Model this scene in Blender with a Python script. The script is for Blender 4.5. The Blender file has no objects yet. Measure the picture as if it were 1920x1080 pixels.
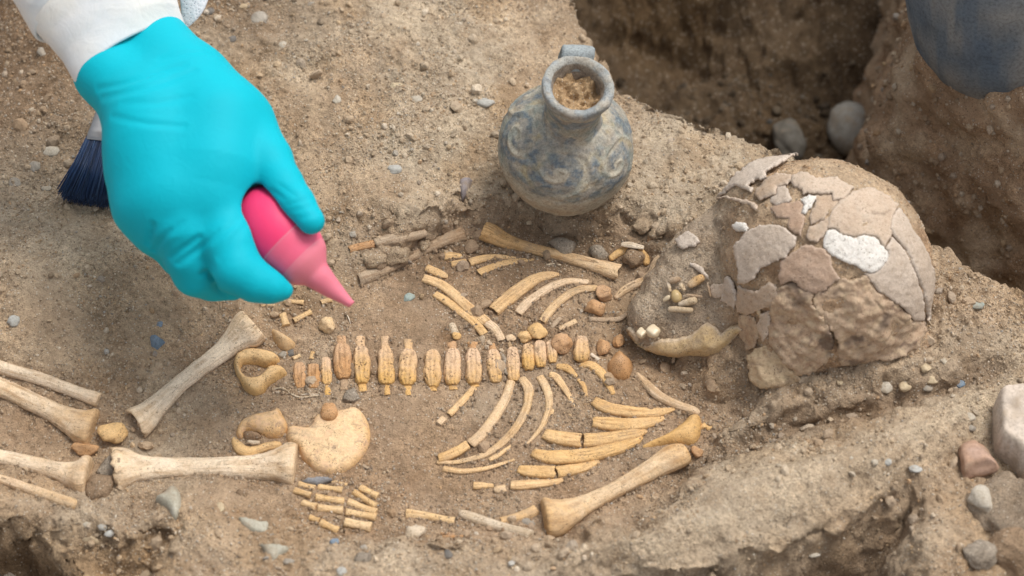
import bpy, math, random
import numpy as np
from mathutils import Vector, Matrix
from mathutils.geometry import delaunay_2d_cdt

SC = bpy.context.scene
COL = SC.collection
R = math.radians
random.seed(7)
RNG = np.random.default_rng(11)

# ------------------------------------------------------------------ camera
PITCH, DIST, LENS = R(52.0), 1.60, 77.8
cam_d = bpy.data.cameras.new('camera')
cam = bpy.data.objects.new('camera', cam_d)
COL.objects.link(cam)
CAM = np.array([0.0, -DIST * math.cos(PITCH), DIST * math.sin(PITCH)])
cam.location = CAM
cam.rotation_euler = (math.pi / 2 - PITCH, 0, 0)
cam_d.lens = LENS
cam_d.sensor_width = 36.0
cam_d.clip_start = 0.05
cam_d.clip_end = 60.0
cam_d.dof.use_dof = True
cam_d.dof.focus_distance = 1.60
cam_d.dof.aperture_fstop = 5.2
SC.camera = cam

# ------------------------------------------------------------------ sky, sun, exposure
SUN_EL, SUN_AZ = R(66), R(58)          # azimuth measured from +Y towards +X
w = bpy.data.worlds.new('World')
SC.world = w
w.use_nodes = True
nt = w.node_tree
bg = nt.nodes['Background']
sky = nt.nodes.new('ShaderNodeTexSky')
sky.sky_type = 'NISHITA'
sky.sun_disc = False
sky.sun_elevation = SUN_EL
sky.sun_rotation = SUN_AZ
sky.dust_density = 4.0
hs = nt.nodes.new('ShaderNodeHueSaturation')   # thin cloud: the same sky, less blue
hs.inputs['Saturation'].default_value = 0.18
nt.links.new(sky.outputs['Color'], hs.inputs['Color'])
nt.links.new(hs.outputs['Color'], bg.inputs['Color'])
bg.inputs['Strength'].default_value = 0.125
sl = bpy.data.lights.new('sun', 'SUN')
sl.energy = 1.5
sl.angle = R(22)
sl.color = (1.0, 0.93, 0.82)
sun = bpy.data.objects.new('sun', sl)
COL.objects.link(sun)
sd = Vector((math.sin(SUN_AZ) * math.cos(SUN_EL), math.cos(SUN_AZ) * math.cos(SUN_EL), math.sin(SUN_EL)))
sun.rotation_euler = sd.to_track_quat('Z', 'Y').to_euler()
sun.location = sd * 3
SC.view_settings.view_transform = 'Standard'
SC.view_settings.look = 'None'
SC.view_settings.exposure = 0.50
SC.view_settings.gamma = 1.0
SC.view_settings.use_curve_mapping = False

# ------------------------------------------------------------------ rays
FX = LENS / 36.0 * 1920.0
SP, CP = math.sin(PITCH), math.cos(PITCH)
RIGHT, UP, FWD = np.array([1., 0, 0]), np.array([0, SP, CP]), np.array([0, CP, -SP])

def ray(px, py):
    px, py = np.asarray(px, float), np.asarray(py, float)
    a, b = (px - 960) / FX, -(py - 540) / FX
    return a[..., None] * RIGHT + b[..., None] * UP + FWD

def pos(px, py, z):
    d = ray(px, py)
    t = (np.asarray(z, float) - CAM[2]) / d[..., 2]
    return CAM + d * t[..., None]

def scale(p):
    """photo pixels per metre at a point"""
    return FX / float(np.dot(np.asarray(p) - CAM, FWD))

# ------------------------------------------------------------------ noise
def _h(ix, iy, iz, seed):
    h = (ix.astype(np.int64) * 374761393 + iy.astype(np.int64) * 668265263 + iz.astype(np.int64) * 2147483647 + seed * 974711) & 0xffffffff
    h = ((h ^ (h >> 13)) * 1274126177) & 0xffffffff
    h = (h ^ (h >> 16)) & 0xffffff
    return h.astype(np.float32) / float(0xffffff) * 2 - 1

def vn3(x, y, z, seed=0):
    x, y, z = (np.asarray(v, np.float64) for v in (x, y, z))
    ix, iy, iz = np.floor(x), np.floor(y), np.floor(z)
    fx, fy, fz = x - ix, y - iy, z - iz
    ix, iy, iz = ix.astype(np.int64), iy.astype(np.int64), iz.astype(np.int64)
    u, v, q = (f * f * f * (f * (f * 6 - 15) + 10) for f in (fx, fy, fz))
    L = lambda a, b, t: a + (b - a) * t
    c = lambda i, j, k: _h(ix + i, iy + j, iz + k, seed)
    return L(L(L(c(0,0,0), c(1,0,0), u), L(c(0,1,0), c(1,1,0), u), v), L(L(c(0,0,1), c(1,0,1), u), L(c(0,1,1), c(1,1,1), u), v), q)

def vn2(x, y, seed=0):
    x, y = np.asarray(x, np.float64), np.asarray(y, np.float64)
    ix, iy = np.floor(x), np.floor(y)
    fx, fy = x - ix, y - iy
    ix, iy = ix.astype(np.int64), iy.astype(np.int64)
    u, v = (f * f * f * (f * (f * 6 - 15) + 10) for f in (fx, fy))
    z = np.zeros_like(ix)
    c = lambda i, j: _h(ix + i, iy + j, z, seed)
    a = c(0, 0); b = c(1, 0); d = c(0, 1); e = c(1, 1)
    return (a + (b - a) * u) * (1 - v) + (d + (e - d) * u) * v

def fb2(x, y, f, o=3, seed=0, g=0.5):
    s, a = 0, 1.0
    for k in range(o):
        ca, sa = math.cos(k * 1.1 + .3), math.sin(k * 1.1 + .3)
        s = s + a * vn2((x * ca - y * sa) * f, (x * sa + y * ca) * f, seed + k)
        f *= 2.03; a *= g
    return s

def fb3(p, f, o=3, seed=0, g=0.5):
    s, a = 0, 1.0
    for k in range(o):
        s = s + a * vn3(p[..., 0] * f + 3.1 * k, p[..., 1] * f + 1.7 * k, p[..., 2] * f, seed + k)
        f *= 2.03; a *= g
    return s

def sstep(a, b, x):
    t = np.clip((x - a) / (b - a), 0, 1)
    return t * t * (3 - 2 * t)

def sdpoly(x, y, poly):
    """signed distance to a polygon, positive inside"""
    x, y = np.asarray(x, np.float32), np.asarray(y, np.float32)
    best = np.full(x.shape, 1e9, np.float32)
    ins = np.zeros(x.shape, bool)
    n = len(poly)
    for i in range(n):
        (ax, ay), (bx, by) = poly[i][:2], poly[(i + 1) % n][:2]
        dx, dy = bx - ax, by - ay
        t = np.clip(((x - ax) * dx + (y - ay) * dy) / (dx * dx + dy * dy + 1e-12), 0, 1)
        best = np.minimum(best, (x - ax - t * dx) ** 2 + (y - ay - t * dy) ** 2)
        cond = (ay > y) != (by > y)
        if abs(dy) > 1e-12:
            ins ^= cond & (x < dx * (y - ay) / dy + ax)
    return np.where(ins, 1, -1) * np.sqrt(best)

# ------------------------------------------------------------------ mesh + object helpers
def mesh_np(name, V, F, smooth=True):
    me = bpy.data.meshes.new(name)
    V = np.asarray(V, np.float32)
    if isinstance(F, np.ndarray):
        n, k = F.shape
        me.vertices.add(len(V)); me.vertices.foreach_set('co', V.ravel())
        me.loops.add(n * k); me.loops.foreach_set('vertex_index', F.astype(np.int32).ravel())
        me.polygons.add(n)
        me.polygons.foreach_set('loop_start', np.arange(0, n * k, k, dtype=np.int32))
        me.polygons.foreach_set('loop_total', np.full(n, k, np.int32))
        me.update(calc_edges=True)
    else:
        me.from_pydata(V.tolist(), [], F)
        me.update()
    me.polygons.foreach_set('use_smooth', np.full(len(me.polygons), smooth, bool))
    return me

def set_col(me, name, rgb):
    a = me.color_attributes.new(name, 'FLOAT_COLOR', 'POINT')
    c = np.ones((len(me.vertices), 4), np.float32)
    c[:, :3] = rgb
    a.data.foreach_set('color', c.ravel())

def set_f(me, name, v):
    a = me.attributes.new(name, 'FLOAT', 'POINT')
    a.data.foreach_set('value', np.asarray(v, np.float32))

def tag(o, label=None, cat=None, group=None, kind=None):
    if label: o['label'] = label
    if cat: o['category'] = cat
    if group: o['group'] = group
    if kind: o['kind'] = kind
    return o

ORIG = {}
def mk(name, V, F, mat, label=None, cat=None, group=None, parent=None, kind=None, smooth=True, stain=None, col=None, origin=None, dirt=None, grain=None):
    V = np.asarray(V, float)
    c = np.array([V[:, 0].mean(), V[:, 1].mean(), V[:, 2].min()]) if origin is None else np.asarray(origin, float)
    me = mesh_np(name, V - c, F, smooth)
    if stain is not None: set_f(me, 'stain', stain)
    if dirt is not None: set_f(me, 'dirt', dirt)
    if grain is not None:
        set_f(me, 'along', grain[0]); set_f(me, 'around', grain[1]); set_f(me, 'grain', np.ones(len(V)))
    if col is not None: set_col(me, 'tint', col)
    me.materials.append(mat)
    o = bpy.data.objects.new(name, me)
    COL.objects.link(o)
    if parent is not None:
        o.parent = parent
        o.location = c - ORIG[parent.name]
    else:
        o.location = c
    ORIG[o.name] = c
    return tag(o, label, cat, group, kind)

def empty(name, p, label, cat, group=None):
    o = bpy.data.objects.new(name, None)
    o.empty_display_size = 0.01
    COL.objects.link(o)
    o.location = p
    ORIG[o.name] = np.asarray(p, float)
    return tag(o, label, cat, group)

# ------------------------------------------------------------------ materials
def newmat(name):
    m = bpy.data.materials.new(name)
    m.use_nodes = True
    t = m.node_tree
    b = t.nodes['Principled BSDF']
    return m, t, b

def N(t, typ, **kw):
    n = t.nodes.new(typ)
    for k, v in kw.items():
        setattr(n, k, v)
    return n

def noise(t, vec, sc, det=4, rough=0.55, dist=0.0):
    n = N(t, 'ShaderNodeTexNoise')
    n.inputs['Scale'].default_value = sc
    n.inputs['Detail'].default_value = det
    n.inputs['Roughness'].default_value = rough
    n.inputs['Distortion'].default_value = dist
    t.links.new(vec, n.inputs['Vector'])
    return n.outputs['Fac']

def ramp(t, fac, stops, mode='LINEAR'):
    n = N(t, 'ShaderNodeValToRGB')
    n.color_ramp.interpolation = mode
    e = n.color_ramp.elements
    while len(e) < len(stops): e.new(0.5)
    for k, (p, c) in enumerate(stops):
        e[k].position = p
        e[k].color = (c, c, c, 1) if not hasattr(c, '__len__') else (*c[:3], 1)
    t.links.new(fac, n.inputs['Fac'])
    return n.outputs['Color']

def mix(t, a, b, fac, blend='MIX'):
    n = N(t, 'ShaderNodeMix', data_type='RGBA', blend_type=blend)
    for s, v in ((n.inputs['Factor'], fac), (n.inputs['A'], a), (n.inputs['B'], b)):
        if isinstance(v, bpy.types.NodeSocket): t.links.new(v, s)
        elif hasattr(v, '__len__'): s.default_value = (*v[:3], 1)
        else: s.default_value = v
    return n.outputs['Result']

def math_(t, op, a, b=0.0, c=None):
    n = N(t, 'ShaderNodeMath', operation=op)
    for i, v in enumerate((a, b) if c is None else (a, b, c)):
        if isinstance(v, bpy.types.NodeSocket): t.links.new(v, n.inputs[i])
        else: n.inputs[i].default_value = v
    return n.outputs[0]

def bump(t, b, h, strength, dist):
    n = N(t, 'ShaderNodeBump')
    n.inputs['Strength'].default_value = strength
    n.inputs['Distance'].default_value = dist
    t.links.new(h, n.inputs['Height'])
    t.links.new(n.outputs['Normal'], b.inputs['Normal'])

def voro(t, vec, sc, feature='F1'):
    n = N(t, 'ShaderNodeTexVoronoi', feature=feature)
    n.inputs['Scale'].default_value = sc
    t.links.new(vec, n.inputs['Vector'])
    return n

def objvec(t):
    """object coordinates shifted by a per-object random amount"""
    tc = N(t, 'ShaderNodeTexCoord')
    oi = N(t, 'ShaderNodeObjectInfo')
    a = N(t, 'ShaderNodeVectorMath', operation='ADD')
    s = math_(t, 'MULTIPLY', oi.outputs['Random'], 37.0)
    t.links.new(tc.outputs['Object'], a.inputs[0])
    t.links.new(s, a.inputs[1])
    return a.outputs[0], oi.outputs['Random']

def soil_mat(name='soil', grains=True, attr='soil', base=None):
    m, t, b = newmat(name)
    tc = N(t, 'ShaderNodeTexCoord')
    v = tc.outputs['Object']
    if base is None:
        a = N(t, 'ShaderNodeAttribute', attribute_name=attr)
        colr = a.outputs['Color']
    else:
        colr = base
    n1 = noise(t, v, 38, 5, .6)
    n2 = noise(t, v, 260, 5, .7)
    n3 = noise(t, v, 1100, 3, .65)
    gm = ramp(t, noise(t, v, 24, 4, .6), [(.36, .30), (.60, 1.0)])     # gritty and trodden smooth patches
    c = mix(t, colr, ramp(t, n1, [(.25, (.72, .66, .60)), (.5, (1, 1, 1)), (.75, (1.22, 1.22, 1.20))]), 1.0, 'MULTIPLY')
    c = mix(t, c, ramp(t, n2, [(.25, (.52, .48, .44)), (.5, (1, .99, .97)), (.76, (1.45, 1.40, 1.33))]), gm, 'MULTIPLY')
    c = mix(t, c, ramp(t, n3, [(.3, (.58, .55, .51)), (.5, (1, 1, 1)), (.72, (1.5, 1.46, 1.40))]), math_(t, 'MULTIPLY', gm, .95), 'MULTIPLY')
    # single mineral grains: pale, dark and rusty
    vo = voro(t, v, 620)
    sel = N(t, 'ShaderNodeSeparateColor')
    t.links.new(vo.outputs['Color'], sel.inputs[0])
    near = math_(t, 'LESS_THAN', vo.outputs['Distance'], 0.36)
    pale = math_(t, 'MULTIPLY', near, math_(t, 'GREATER_THAN', sel.outputs[0], 0.88))
    dark = math_(t, 'MULTIPLY', near, math_(t, 'GREATER_THAN', sel.outputs[1], 0.88))
    c = mix(t, c, (.56, .50, .42), math_(t, 'MULTIPLY', pale, .7))
    c = mix(t, c, (.10, .075, .05), math_(t, 'MULTIPLY', dark, .6))
    t.links.new(c, b.inputs['Base Color'])
    b.inputs['Roughness'].default_value = 0.96
    b.inputs['Specular IOR Level'].default_value = 0.12
    h = math_(t, 'ADD', math_(t, 'MULTIPLY', n2, 1.2), math_(t, 'MULTIPLY', n3, 0.5))
    h = math_(t, 'SUBTRACT', h, math_(t, 'MULTIPLY', vo.outputs['Distance'], .35))
    bump(t, b, h, 0.9, 0.0020)
    return m

def bone_mat(name, pale, ochre, bias=0.5, dust=(.30, .23, .165), dustamt=.35, pits=.6, spots=None, mottle=None, pore=900):
    """weathered bone: pale cortex and ochre stain mixed by noise and the 'stain' attribute, pores, clinging soil"""
    m, t, b = newmat(name)
    v, rnd = objvec(t)
    n1 = noise(t, v, 70, 5, .6, .3)
    n2 = noise(t, v, 420, 4, .65)
    n3 = noise(t, v, 1500, 2, .6)
    a = N(t, 'ShaderNodeAttribute', attribute_name='stain')
    f = math_(t, 'ADD', math_(t, 'MULTIPLY', math_(t, 'SUBTRACT', n1, .5), 1.5), bias)
    f = math_(t, 'ADD', f, a.outputs['Fac'])
    f = math_(t, 'ADD', f, math_(t, 'MULTIPLY', math_(t, 'SUBTRACT', n2, .5), .7))
    f = math_(t, 'ADD', f, math_(t, 'MULTIPLY', math_(t, 'SUBTRACT', rnd, .5), .65))
    c = mix(t, pale, ochre, ramp(t, f, [(0, 0.0), (1, 1.0)]))
    c = mix(t, c, ramp(t, n2, [(.3, (.80, .76, .71)), (.5, (1, 1, 1)), (.75, (1.10, 1.10, 1.09))]), 1, 'MULTIPLY')
    c = mix(t, c, ramp(t, n3, [(.32, (.76, .71, .65)), (.52, (1, 1, 1)), (.75, (1.10, 1.10, 1.08))]), .8, 'MULTIPLY')
    # weathering along the grain of the bone: streaks and hairline cracks
    al = N(t, 'ShaderNodeAttribute', attribute_name='along'); ar = N(t, 'ShaderNodeAttribute', attribute_name='around'); ib = N(t, 'ShaderNodeAttribute', attribute_name='grain')
    cx_ = N(t, 'ShaderNodeCombineXYZ')
    t.links.new(math_(t, 'MULTIPLY', al.outputs['Fac'], 26.0), cx_.inputs[0])
    t.links.new(math_(t, 'MULTIPLY', ar.outputs['Fac'], 1.7), cx_.inputs[1])
    t.links.new(math_(t, 'MULTIPLY', rnd, 90.0), cx_.inputs[2])
    ns1 = noise(t, cx_.outputs[0], 1.6, 5, .62, .25)
    ns2 = noise(t, cx_.outputs[0], 1.0, 3, .55, .5)
    ns3 = noise(t, cx_.outputs[0], .7, 3, .6)
    c = mix(t, c, mix(t, c, ramp(t, ns1, [(.32, (.62, .52, .42)), (.52, (1, 1, 1)), (.75, (1.14, 1.13, 1.10))]), 1, 'MULTIPLY'), math_(t, 'MULTIPLY', ib.outputs['Fac'], .8))
    hair = math_(t, 'LESS_THAN', math_(t, 'ABSOLUTE', math_(t, 'SUBTRACT', ns2, .5)), .010)
    hair = math_(t, 'MULTIPLY', math_(t, 'MULTIPLY', hair, ramp(t, ns3, [(.46, 0.0), (.56, 1.0)])), ib.outputs['Fac'])
    c = mix(t, c, (.11, .07, .04), math_(t, 'MULTIPLY', hair, .65))
    # clinging soil
    nd = noise(t, v, 130, 5, .7)
    geo = N(t, 'ShaderNodeNewGeometry')
    dm = ramp(t, nd, [(.50, 0.0), (.66, 1.0)])
    c = mix(t, c, dust, math_(t, 'MULTIPLY', dm, dustamt))
    # pores
    vo = voro(t, v, pore)
    npz = ramp(t, noise(t, v, 95, 3, .6), [(.46, 0.0), (.60, 1.0)])
    sel = N(t, 'ShaderNodeSeparateColor')
    t.links.new(vo.outputs['Color'], sel.inputs[0])
    pm = math_(t, 'MULTIPLY', math_(t, 'LESS_THAN', vo.outputs['Distance'], .36), math_(t, 'GREATER_THAN', sel.outputs[0], 1 - .55 * pits))
    pm = math_(t, 'MULTIPLY', pm, npz)
    c = mix(t, c, (.085, .05, .028), math_(t, 'MULTIPLY', pm, .75))
    if mottle is not None:
        nm = noise(t, v, 150, 6, .72, .5)
        c = mix(t, c, mottle, math_(t, 'MULTIPLY', ramp(t, nm, [(.50, 0.0), (.62, 1.0)]), .8))
        nk = noise(t, v, 105, 5, .7, .5)
        c = mix(t, c, (.20, .135, .11), math_(t, 'MULTIPLY', ramp(t, nk, [(.54, 0.0), (.68, 1.0)]), .65))
    if spots is not None:
        ns = noise(t, v, 48, 3, .5)
        c = mix(t, c, spots, math_(t, 'MULTIPLY', ramp(t, ns, [(.58, 0.0), (.68, 1.0)]), .7))
    ad = N(t, 'ShaderNodeAttribute', attribute_name='dirt')
    c = mix(t, c, (.075, .05, .032), math_(t, 'MULTIPLY', ad.outputs['Fac'], .85))
    t.links.new(c, b.inputs['Base Color'])
    b.inputs['Roughness'].default_value = 0.78
    b.inputs['Specular IOR Level'].default_value = 0.15
    h = math_(t, 'ADD', math_(t, 'MULTIPLY', n2, .8), math_(t, 'MULTIPLY', n3, .25))
    h = math_(t, 'SUBTRACT', h, math_(t, 'MULTIPLY', pm, .8))
    bump(t, b, h, 0.8, 0.0012)
    return m

def stone_mat(name, c1, c2, sc=90, rough=.85):
    m, t, b = newmat(name)
    v, rnd = objvec(t)
    n1 = noise(t, v, sc, 5, .6, .4)
    n2 = noise(t, v, sc * 8, 3, .65)
    c = mix(t, c1, c2, ramp(t, n1, [(.35, 0.0), (.65, 1.0)]))
    c = mix(t, c, ramp(t, n2, [(.3, (.75, .73, .7)), (.5, (1, 1, 1)), (.75, (1.15, 1.15, 1.13))]), 1, 'MULTIPLY')
    nd = noise(t, v, 60, 4, .7)
    c = mix(t, c, (.30, .225, .155), math_(t, 'MULTIPLY', ramp(t, nd, [(.52, 0.0), (.66, 1.0)]), .55))
    t.links.new(c, b.inputs['Base Color'])
    b.inputs['Roughness'].default_value = rough
    b.inputs['Specular IOR Level'].default_value = .25
    bump(t, b, math_(t, 'ADD', n1, math_(t, 'MULTIPLY', n2, .5)), .5, .0012)
    return m

def tint_mat(name, rough=.9, bumpd=.0007, bsc=900):
    """plain material whose colour comes from the 'tint' attribute"""
    m, t, b = newmat(name)
    a = N(t, 'ShaderNodeAttribute', attribute_name='tint')
    tc = N(t, 'ShaderNodeTexCoord')
    n = noise(t, tc.outputs['Object'], bsc, 3, .65)
    n0 = noise(t, tc.outputs['Object'], bsc * .12, 4, .65)
    c = mix(t, a.outputs['Color'], ramp(t, n, [(.3, (.72, .70, .68)), (.5, (1, 1, 1)), (.75, (1.2, 1.2, 1.18))]), 1, 'MULTIPLY')
    c = mix(t, c, ramp(t, n0, [(.3, (.82, .80, .78)), (.5, (1, 1, 1)), (.75, (1.12, 1.12, 1.1))]), 1, 'MULTIPLY')
    t.links.new(c, b.inputs['Base Color'])
    b.inputs['Roughness'].default_value = rough
    b.inputs['Specular IOR Level'].default_value = .2
    bump(t, b, n, .6, bumpd)
    return m
# ------------------------------------------------------------------ the ground: one sheet with the grave cut, the trench and the earth banks
def W(pts, z=0.0):
    return [tuple(pos(a, b, z)[:2]) for a, b in pts]

CUT = W([(-200, 655), (120, 668), (230, 690), (330, 640), (440, 565), (640, 470), (890, 395), (1160, 415), (1235, 470), (1260, 560), (1330, 690), (1420, 770),
         (1330, 840), (1250, 915), (1090, 1015), (900, 1015), (720, 1030), (560, 985), (420, 925), (330, 925), (200, 958), (-200, 935)])
LEDGE = W([(1010, 1130), (1030, 1045), (1100, 1000), (1200, 950), (1330, 885), (1500, 840), (1700, 790), (1800, 770), (1835, 800), (1770, 870), (1670, 945), (1500, 1015), (1320, 1062), (1150, 1085)], .01)
DROP = W([(960, 1095), (1150, 1078), (1320, 1066), (1500, 1016), (1640, 950), (1710, 905), (1750, 960), (1790, 1020), (1860, 1040), (2300, 1060), (2300, 1700), (960, 1700)], .01)
TRENCH = W([(1040, -160), (1078, 10), (1100, 60), (1130, 115), (1165, 165), (1250, 200), (1320, 245), (1400, 272), (1470, 290), (1560, 330), (1640, 375), (1730, 440), (1800, 495), (1860, 527), (1925, 562),
            (2100, 650), (2600, 700), (2600, -900), (1040, -900)], .01)
PED = W([(1702, 185), (1735, 222), (1790, 265), (1900, 340), (2100, 440), (2500, 560), (2500, -700), (1790, -400), (1765, -100), (1743, 0), (1720, 90)], 0.0)
PIT = W([(-200, 985), (0, 992), (55, 1003), (100, 1040), (150, 1090), (160, 1200), (150, 1500), (-300, 1500)], 0.0)
CLIFF = W([(-200, 945), (60, 960), (200, 985), (310, 960), (335, 1000), (320, 1080), (300, 1500), (-300, 1500)], 0.0)
SKM = W([(1340, 700), (1420, 770), (1560, 800), (1720, 770), (1810, 720), (1880, 620), (1780, 540), (1500, 400), (1330, 430), (1250, 560)], 0.0)
FUR = W([(1300, 850), (1420, 812), (1540, 790), (1660, 765), (1770, 738), (1860, 690)], .005)
MOUND = pos(135, 500, 0)
SOILHEAP = pos(1270, 400, 0)

def macro(x, y):
    wx = x + .006 * fb2(x, y, 22, 3, 5)
    wy = y + .006 * fb2(x, y, 22, 3, 9)
    # gentle slope of the surface, rising to the back left
    z = .010 + .02 * np.clip(y - .05, 0, .4) - .01 * np.clip(-x - .2, 0, 1)
    z = z + .007 * fb2(x, y, 7, 4, 31, .55)
    dC = sdpoly(wx, wy, CUT)
    lw = .045 * sstep(-.06, -.16, x)
    cut = sstep(-.012 - lw, .016 + lw, dC + .006 * fb2(x, y, 45, 3, 57))
    z = z * (1 - cut) + (-.012 + .002 * fb2(x, y, 18, 2, 77)) * cut
    dL = sdpoly(wx, wy, LEDGE)
    led = sstep(-.012, .030, dL)
    z = z + led * .024 * (1 - cut * .6)
    fur = np.full(x.shape, 1e9, np.float32)
    for (ax, ay), (bx, by) in zip(FUR[:-1], FUR[1:]):
        dx, dy = bx - ax, by - ay
        q = np.clip(((wx - ax) * dx + (wy - ay) * dy) / (dx * dx + dy * dy), 0, 1)
        fur = np.minimum(fur, np.hypot(wx - ax - q * dx, wy - ay - q * dy))
    fur = np.exp(-(fur / .011) ** 2)
    z = z - .013 * fur
    dS = sdpoly(wx, wy, SKM)
    sk = sstep(-.03, .07, dS)
    z = z + sk * .012
    hp = np.exp(-(((x - SOILHEAP[0]) / .06) ** 2 + ((y - SOILHEAP[1]) / .045) ** 2))
    z = z + .010 * hp
    md = np.exp(-(((x - MOUND[0]) / .040) ** 2 + ((y - MOUND[1]) / .030) ** 2) ** 2)
    z = z + .011 * md
    left = sstep(-.36, -.44, x) * sstep(.08, .2, y)
    z = z - .03 * left
    # broken earth edge at lower left, then the hollow
    dF = sdpoly(wx, wy, CLIFF)
    z = z - (.026 + .006 * fb2(x, y, 40, 3, 55)) * sstep(-.004, .026, dF + .004 * fb2(x, y, 50, 3, 56))
    dP = sdpoly(wx, wy, PIT)
    z = z - .07 * sstep(-.008, .012, dP)
    # drop along the lower right bank
    dD = sdpoly(x + .5 * (wx - x), y + .5 * (wy - y), DROP)
    drop = sstep(-.001, .021, dD + .0025 * fb2(x, y, 30, 4, 52)) * sstep(.285, .235, x + .01 * fb2(x, y, 15, 2, 53))
    z = z - drop * (.075 + .012 * fb2(x, y, 14, 3, 51))
    rt = sstep(.30, .36, x) * sstep(-.08, -.13, y)
    z = z - .012 * rt * (1 - drop)
    # trench at the back right
    dT = sdpoly(x + .6 * (wx - x), y + .6 * (wy - y), TRENCH)
    tr = sstep(-.002, .022, dT)
    floor = -.21 + .035 * fb2(x, y, 9, 4, 61) + .26 * sstep(.30, .75, y)
    z = z * (1 - tr) + floor * tr
    dP2 = sdpoly(x + 1.2 * (wx - x), y + 1.2 * (wy - y), PED) + .012 * fb2(x, y, 30, 4, 88, .62)
    pd = sstep(-.045, .040, dP2)
    ptop = .085 + .006 * fb2(x, y, 20, 3, 91)
    pd = pd * 0
    masks = dict(cut=cut, led=led, tr=tr * (1 - .0 * pd), ped=pd * tr, drop=drop, sk=sk, cliff=sstep(-.004, .02, dF), pit=sstep(-.008, .012, dP), md=md, left=left, hp=hp, fur=fur)
    return z, masks

def mids(x, y, m):
    rough = 1 - .55 * m['cut'] - .55 * m['led'] * (1 - m['drop'])
    rough = rough + 1.6 * m['sk'] * (1 - m['cut']) + .9 * m['ped'] + .35 * m['tr'] + 1.0 * m['cliff'] + .8 * m['hp']
    # lumps: ridged noise gives crumbs and small hollows
    a = fb2(x, y, 48, 3, 101)
    r1 = 1 - np.abs(fb2(x, y, 95, 2, 121))
    clump = sstep(-.1, .6, fb2(x, y, 16, 3, 140))
    return rough * (.0018 * a + .0016 * (r1 - .5) * (.35 + clump)), rough * (.4 + .6 * clump)

def axis(lo, hi, step, far, g=1.14):
    a = list(np.arange(lo, hi + 1e-9, step))
    s, p, q = step, lo, hi
    L, U = [], []
    while p > -far:
        s *= g; p -= s; L.append(p)
    s = step
    while q < far:
        s *= g; q += s; U.append(q)
    return np.array(L[::-1] + a + U)

XS = axis(-.42, .46, .00105, 4.0)
YS = axis(-.265, .56, .00105, 4.0)
YS = np.concatenate([YS[YS <= .335], np.arange(.338, .555, .003), YS[YS > .556]])
GX, GY = np.meshgrid(XS, YS)
Z0, MSK = macro(GX, GY)
ZM, RGH = mids(GX, GY, MSK)
HS = Z0 + .6 * ZM                                   # what things rest on
fine = .00105 * fb2(GX, GY, 210, 2, 201, .6) + .0007 * np.clip(vn2(GX * 430, GY * 430, 230), 0, 1) ** 1.5 + .0004 * vn2(GX * 800, GY * 800, 240)
scr = vn2((GX * .94 + GY * .34) * 22, (GY * .94 - GX * .34) * 330, 260) + .6 * vn2((GX * .8 - GY * .6) * 26, (GY * .8 + GX * .6) * 300, 262)
scr = scr * sstep(-.1, .5, fb2(GX, GY, 13, 2, 264)) * .00042
HD = Z0 + ZM + fine * (.45 + .75 * RGH) + scr

def lookup(G, x, y):
    x, y = np.atleast_1d(np.asarray(x, float)), np.atleast_1d(np.asarray(y, float))
    i = np.clip(np.searchsorted(XS, x) - 1, 0, len(XS) - 2)
    j = np.clip(np.searchsorted(YS, y) - 1, 0, len(YS) - 2)
    u = np.clip((x - XS[i]) / (XS[i + 1] - XS[i]), 0, 1)
    v = np.clip((y - YS[j]) / (YS[j + 1] - YS[j]), 0, 1)
    return (G[j, i] * (1 - u) + G[j, i + 1] * u) * (1 - v) + (G[j + 1, i] * (1 - u) + G[j + 1, i + 1] * u) * v

def hit(px, py, lift=0.0, G=None):
    """where the line of sight through a photo pixel meets the ground (raised by lift)"""
    G = HS if G is None else G
    px, py = np.atleast_1d(np.asarray(px, float)), np.atleast_1d(np.asarray(py, float))
    z = np.zeros(px.shape)
    for k in range(30):
        p = pos(px, py, z)
        z = z * .45 + .55 * (lookup(G, p[:, 0], p[:, 1]) + lift)
    return pos(px, py, z)

TAN = np.array([.400, .303, .212]); GREY = np.array([.448, .370, .280]); BROWN = np.array([.270, .186, .122])
SHADED = np.array([.115, .080, .050]); OCHRE = np.array([.32, .205, .105])
c = TAN[None, None] + (GREY - TAN) * sstep(-.5, .7, fb2(GX, GY, 11, 4, 301))[..., None]
c = c + (OCHRE - c) * (.35 * sstep(.1, .9, fb2(GX, GY, 19, 4, 311)))[..., None]
L3 = lambda a, b, f: a + (np.asarray(b) - a) * f[..., None]
c = L3(c, BROWN * 1.15, .72 * MSK['cut'] * (.75 + .35 * fb2(GX, GY, 14, 3, 320)))
c = L3(c, BROWN * .80, .75 * MSK['cut'] * sstep(.0, .06, GY + .35 * np.clip(GX - .08, 0, .12) + .03 * fb2(GX, GY, 16, 3, 322)))
c = L3(c, GREY * 1.14, .85 * MSK['led'])
c = L3(c, BROWN * 1.1, .65 * MSK['sk'] * (1 - .5 * MSK['led']))
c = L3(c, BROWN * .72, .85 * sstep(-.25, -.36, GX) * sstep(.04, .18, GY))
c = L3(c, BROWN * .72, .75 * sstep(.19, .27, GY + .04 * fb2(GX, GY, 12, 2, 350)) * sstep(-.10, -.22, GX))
c = L3(c, OCHRE * .9, .5 * MSK['cliff'])
c = L3(c, SHADED * .9, .9 * MSK['pit'])  # shade of the lower left hollow put into the soil colour
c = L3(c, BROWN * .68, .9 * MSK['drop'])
c = L3(c, SHADED * .80, .97 * np.clip(MSK['tr'] - MSK['ped'], 0, 1))  # dark trench soil, with the trench's shade put into the colour
c = L3(c, BROWN * .95, .85 * MSK['ped'])
c = L3(c, BROWN * .78, .75 * MSK['fur'])  # shadow line along the furrow, painted as browner soil
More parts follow.
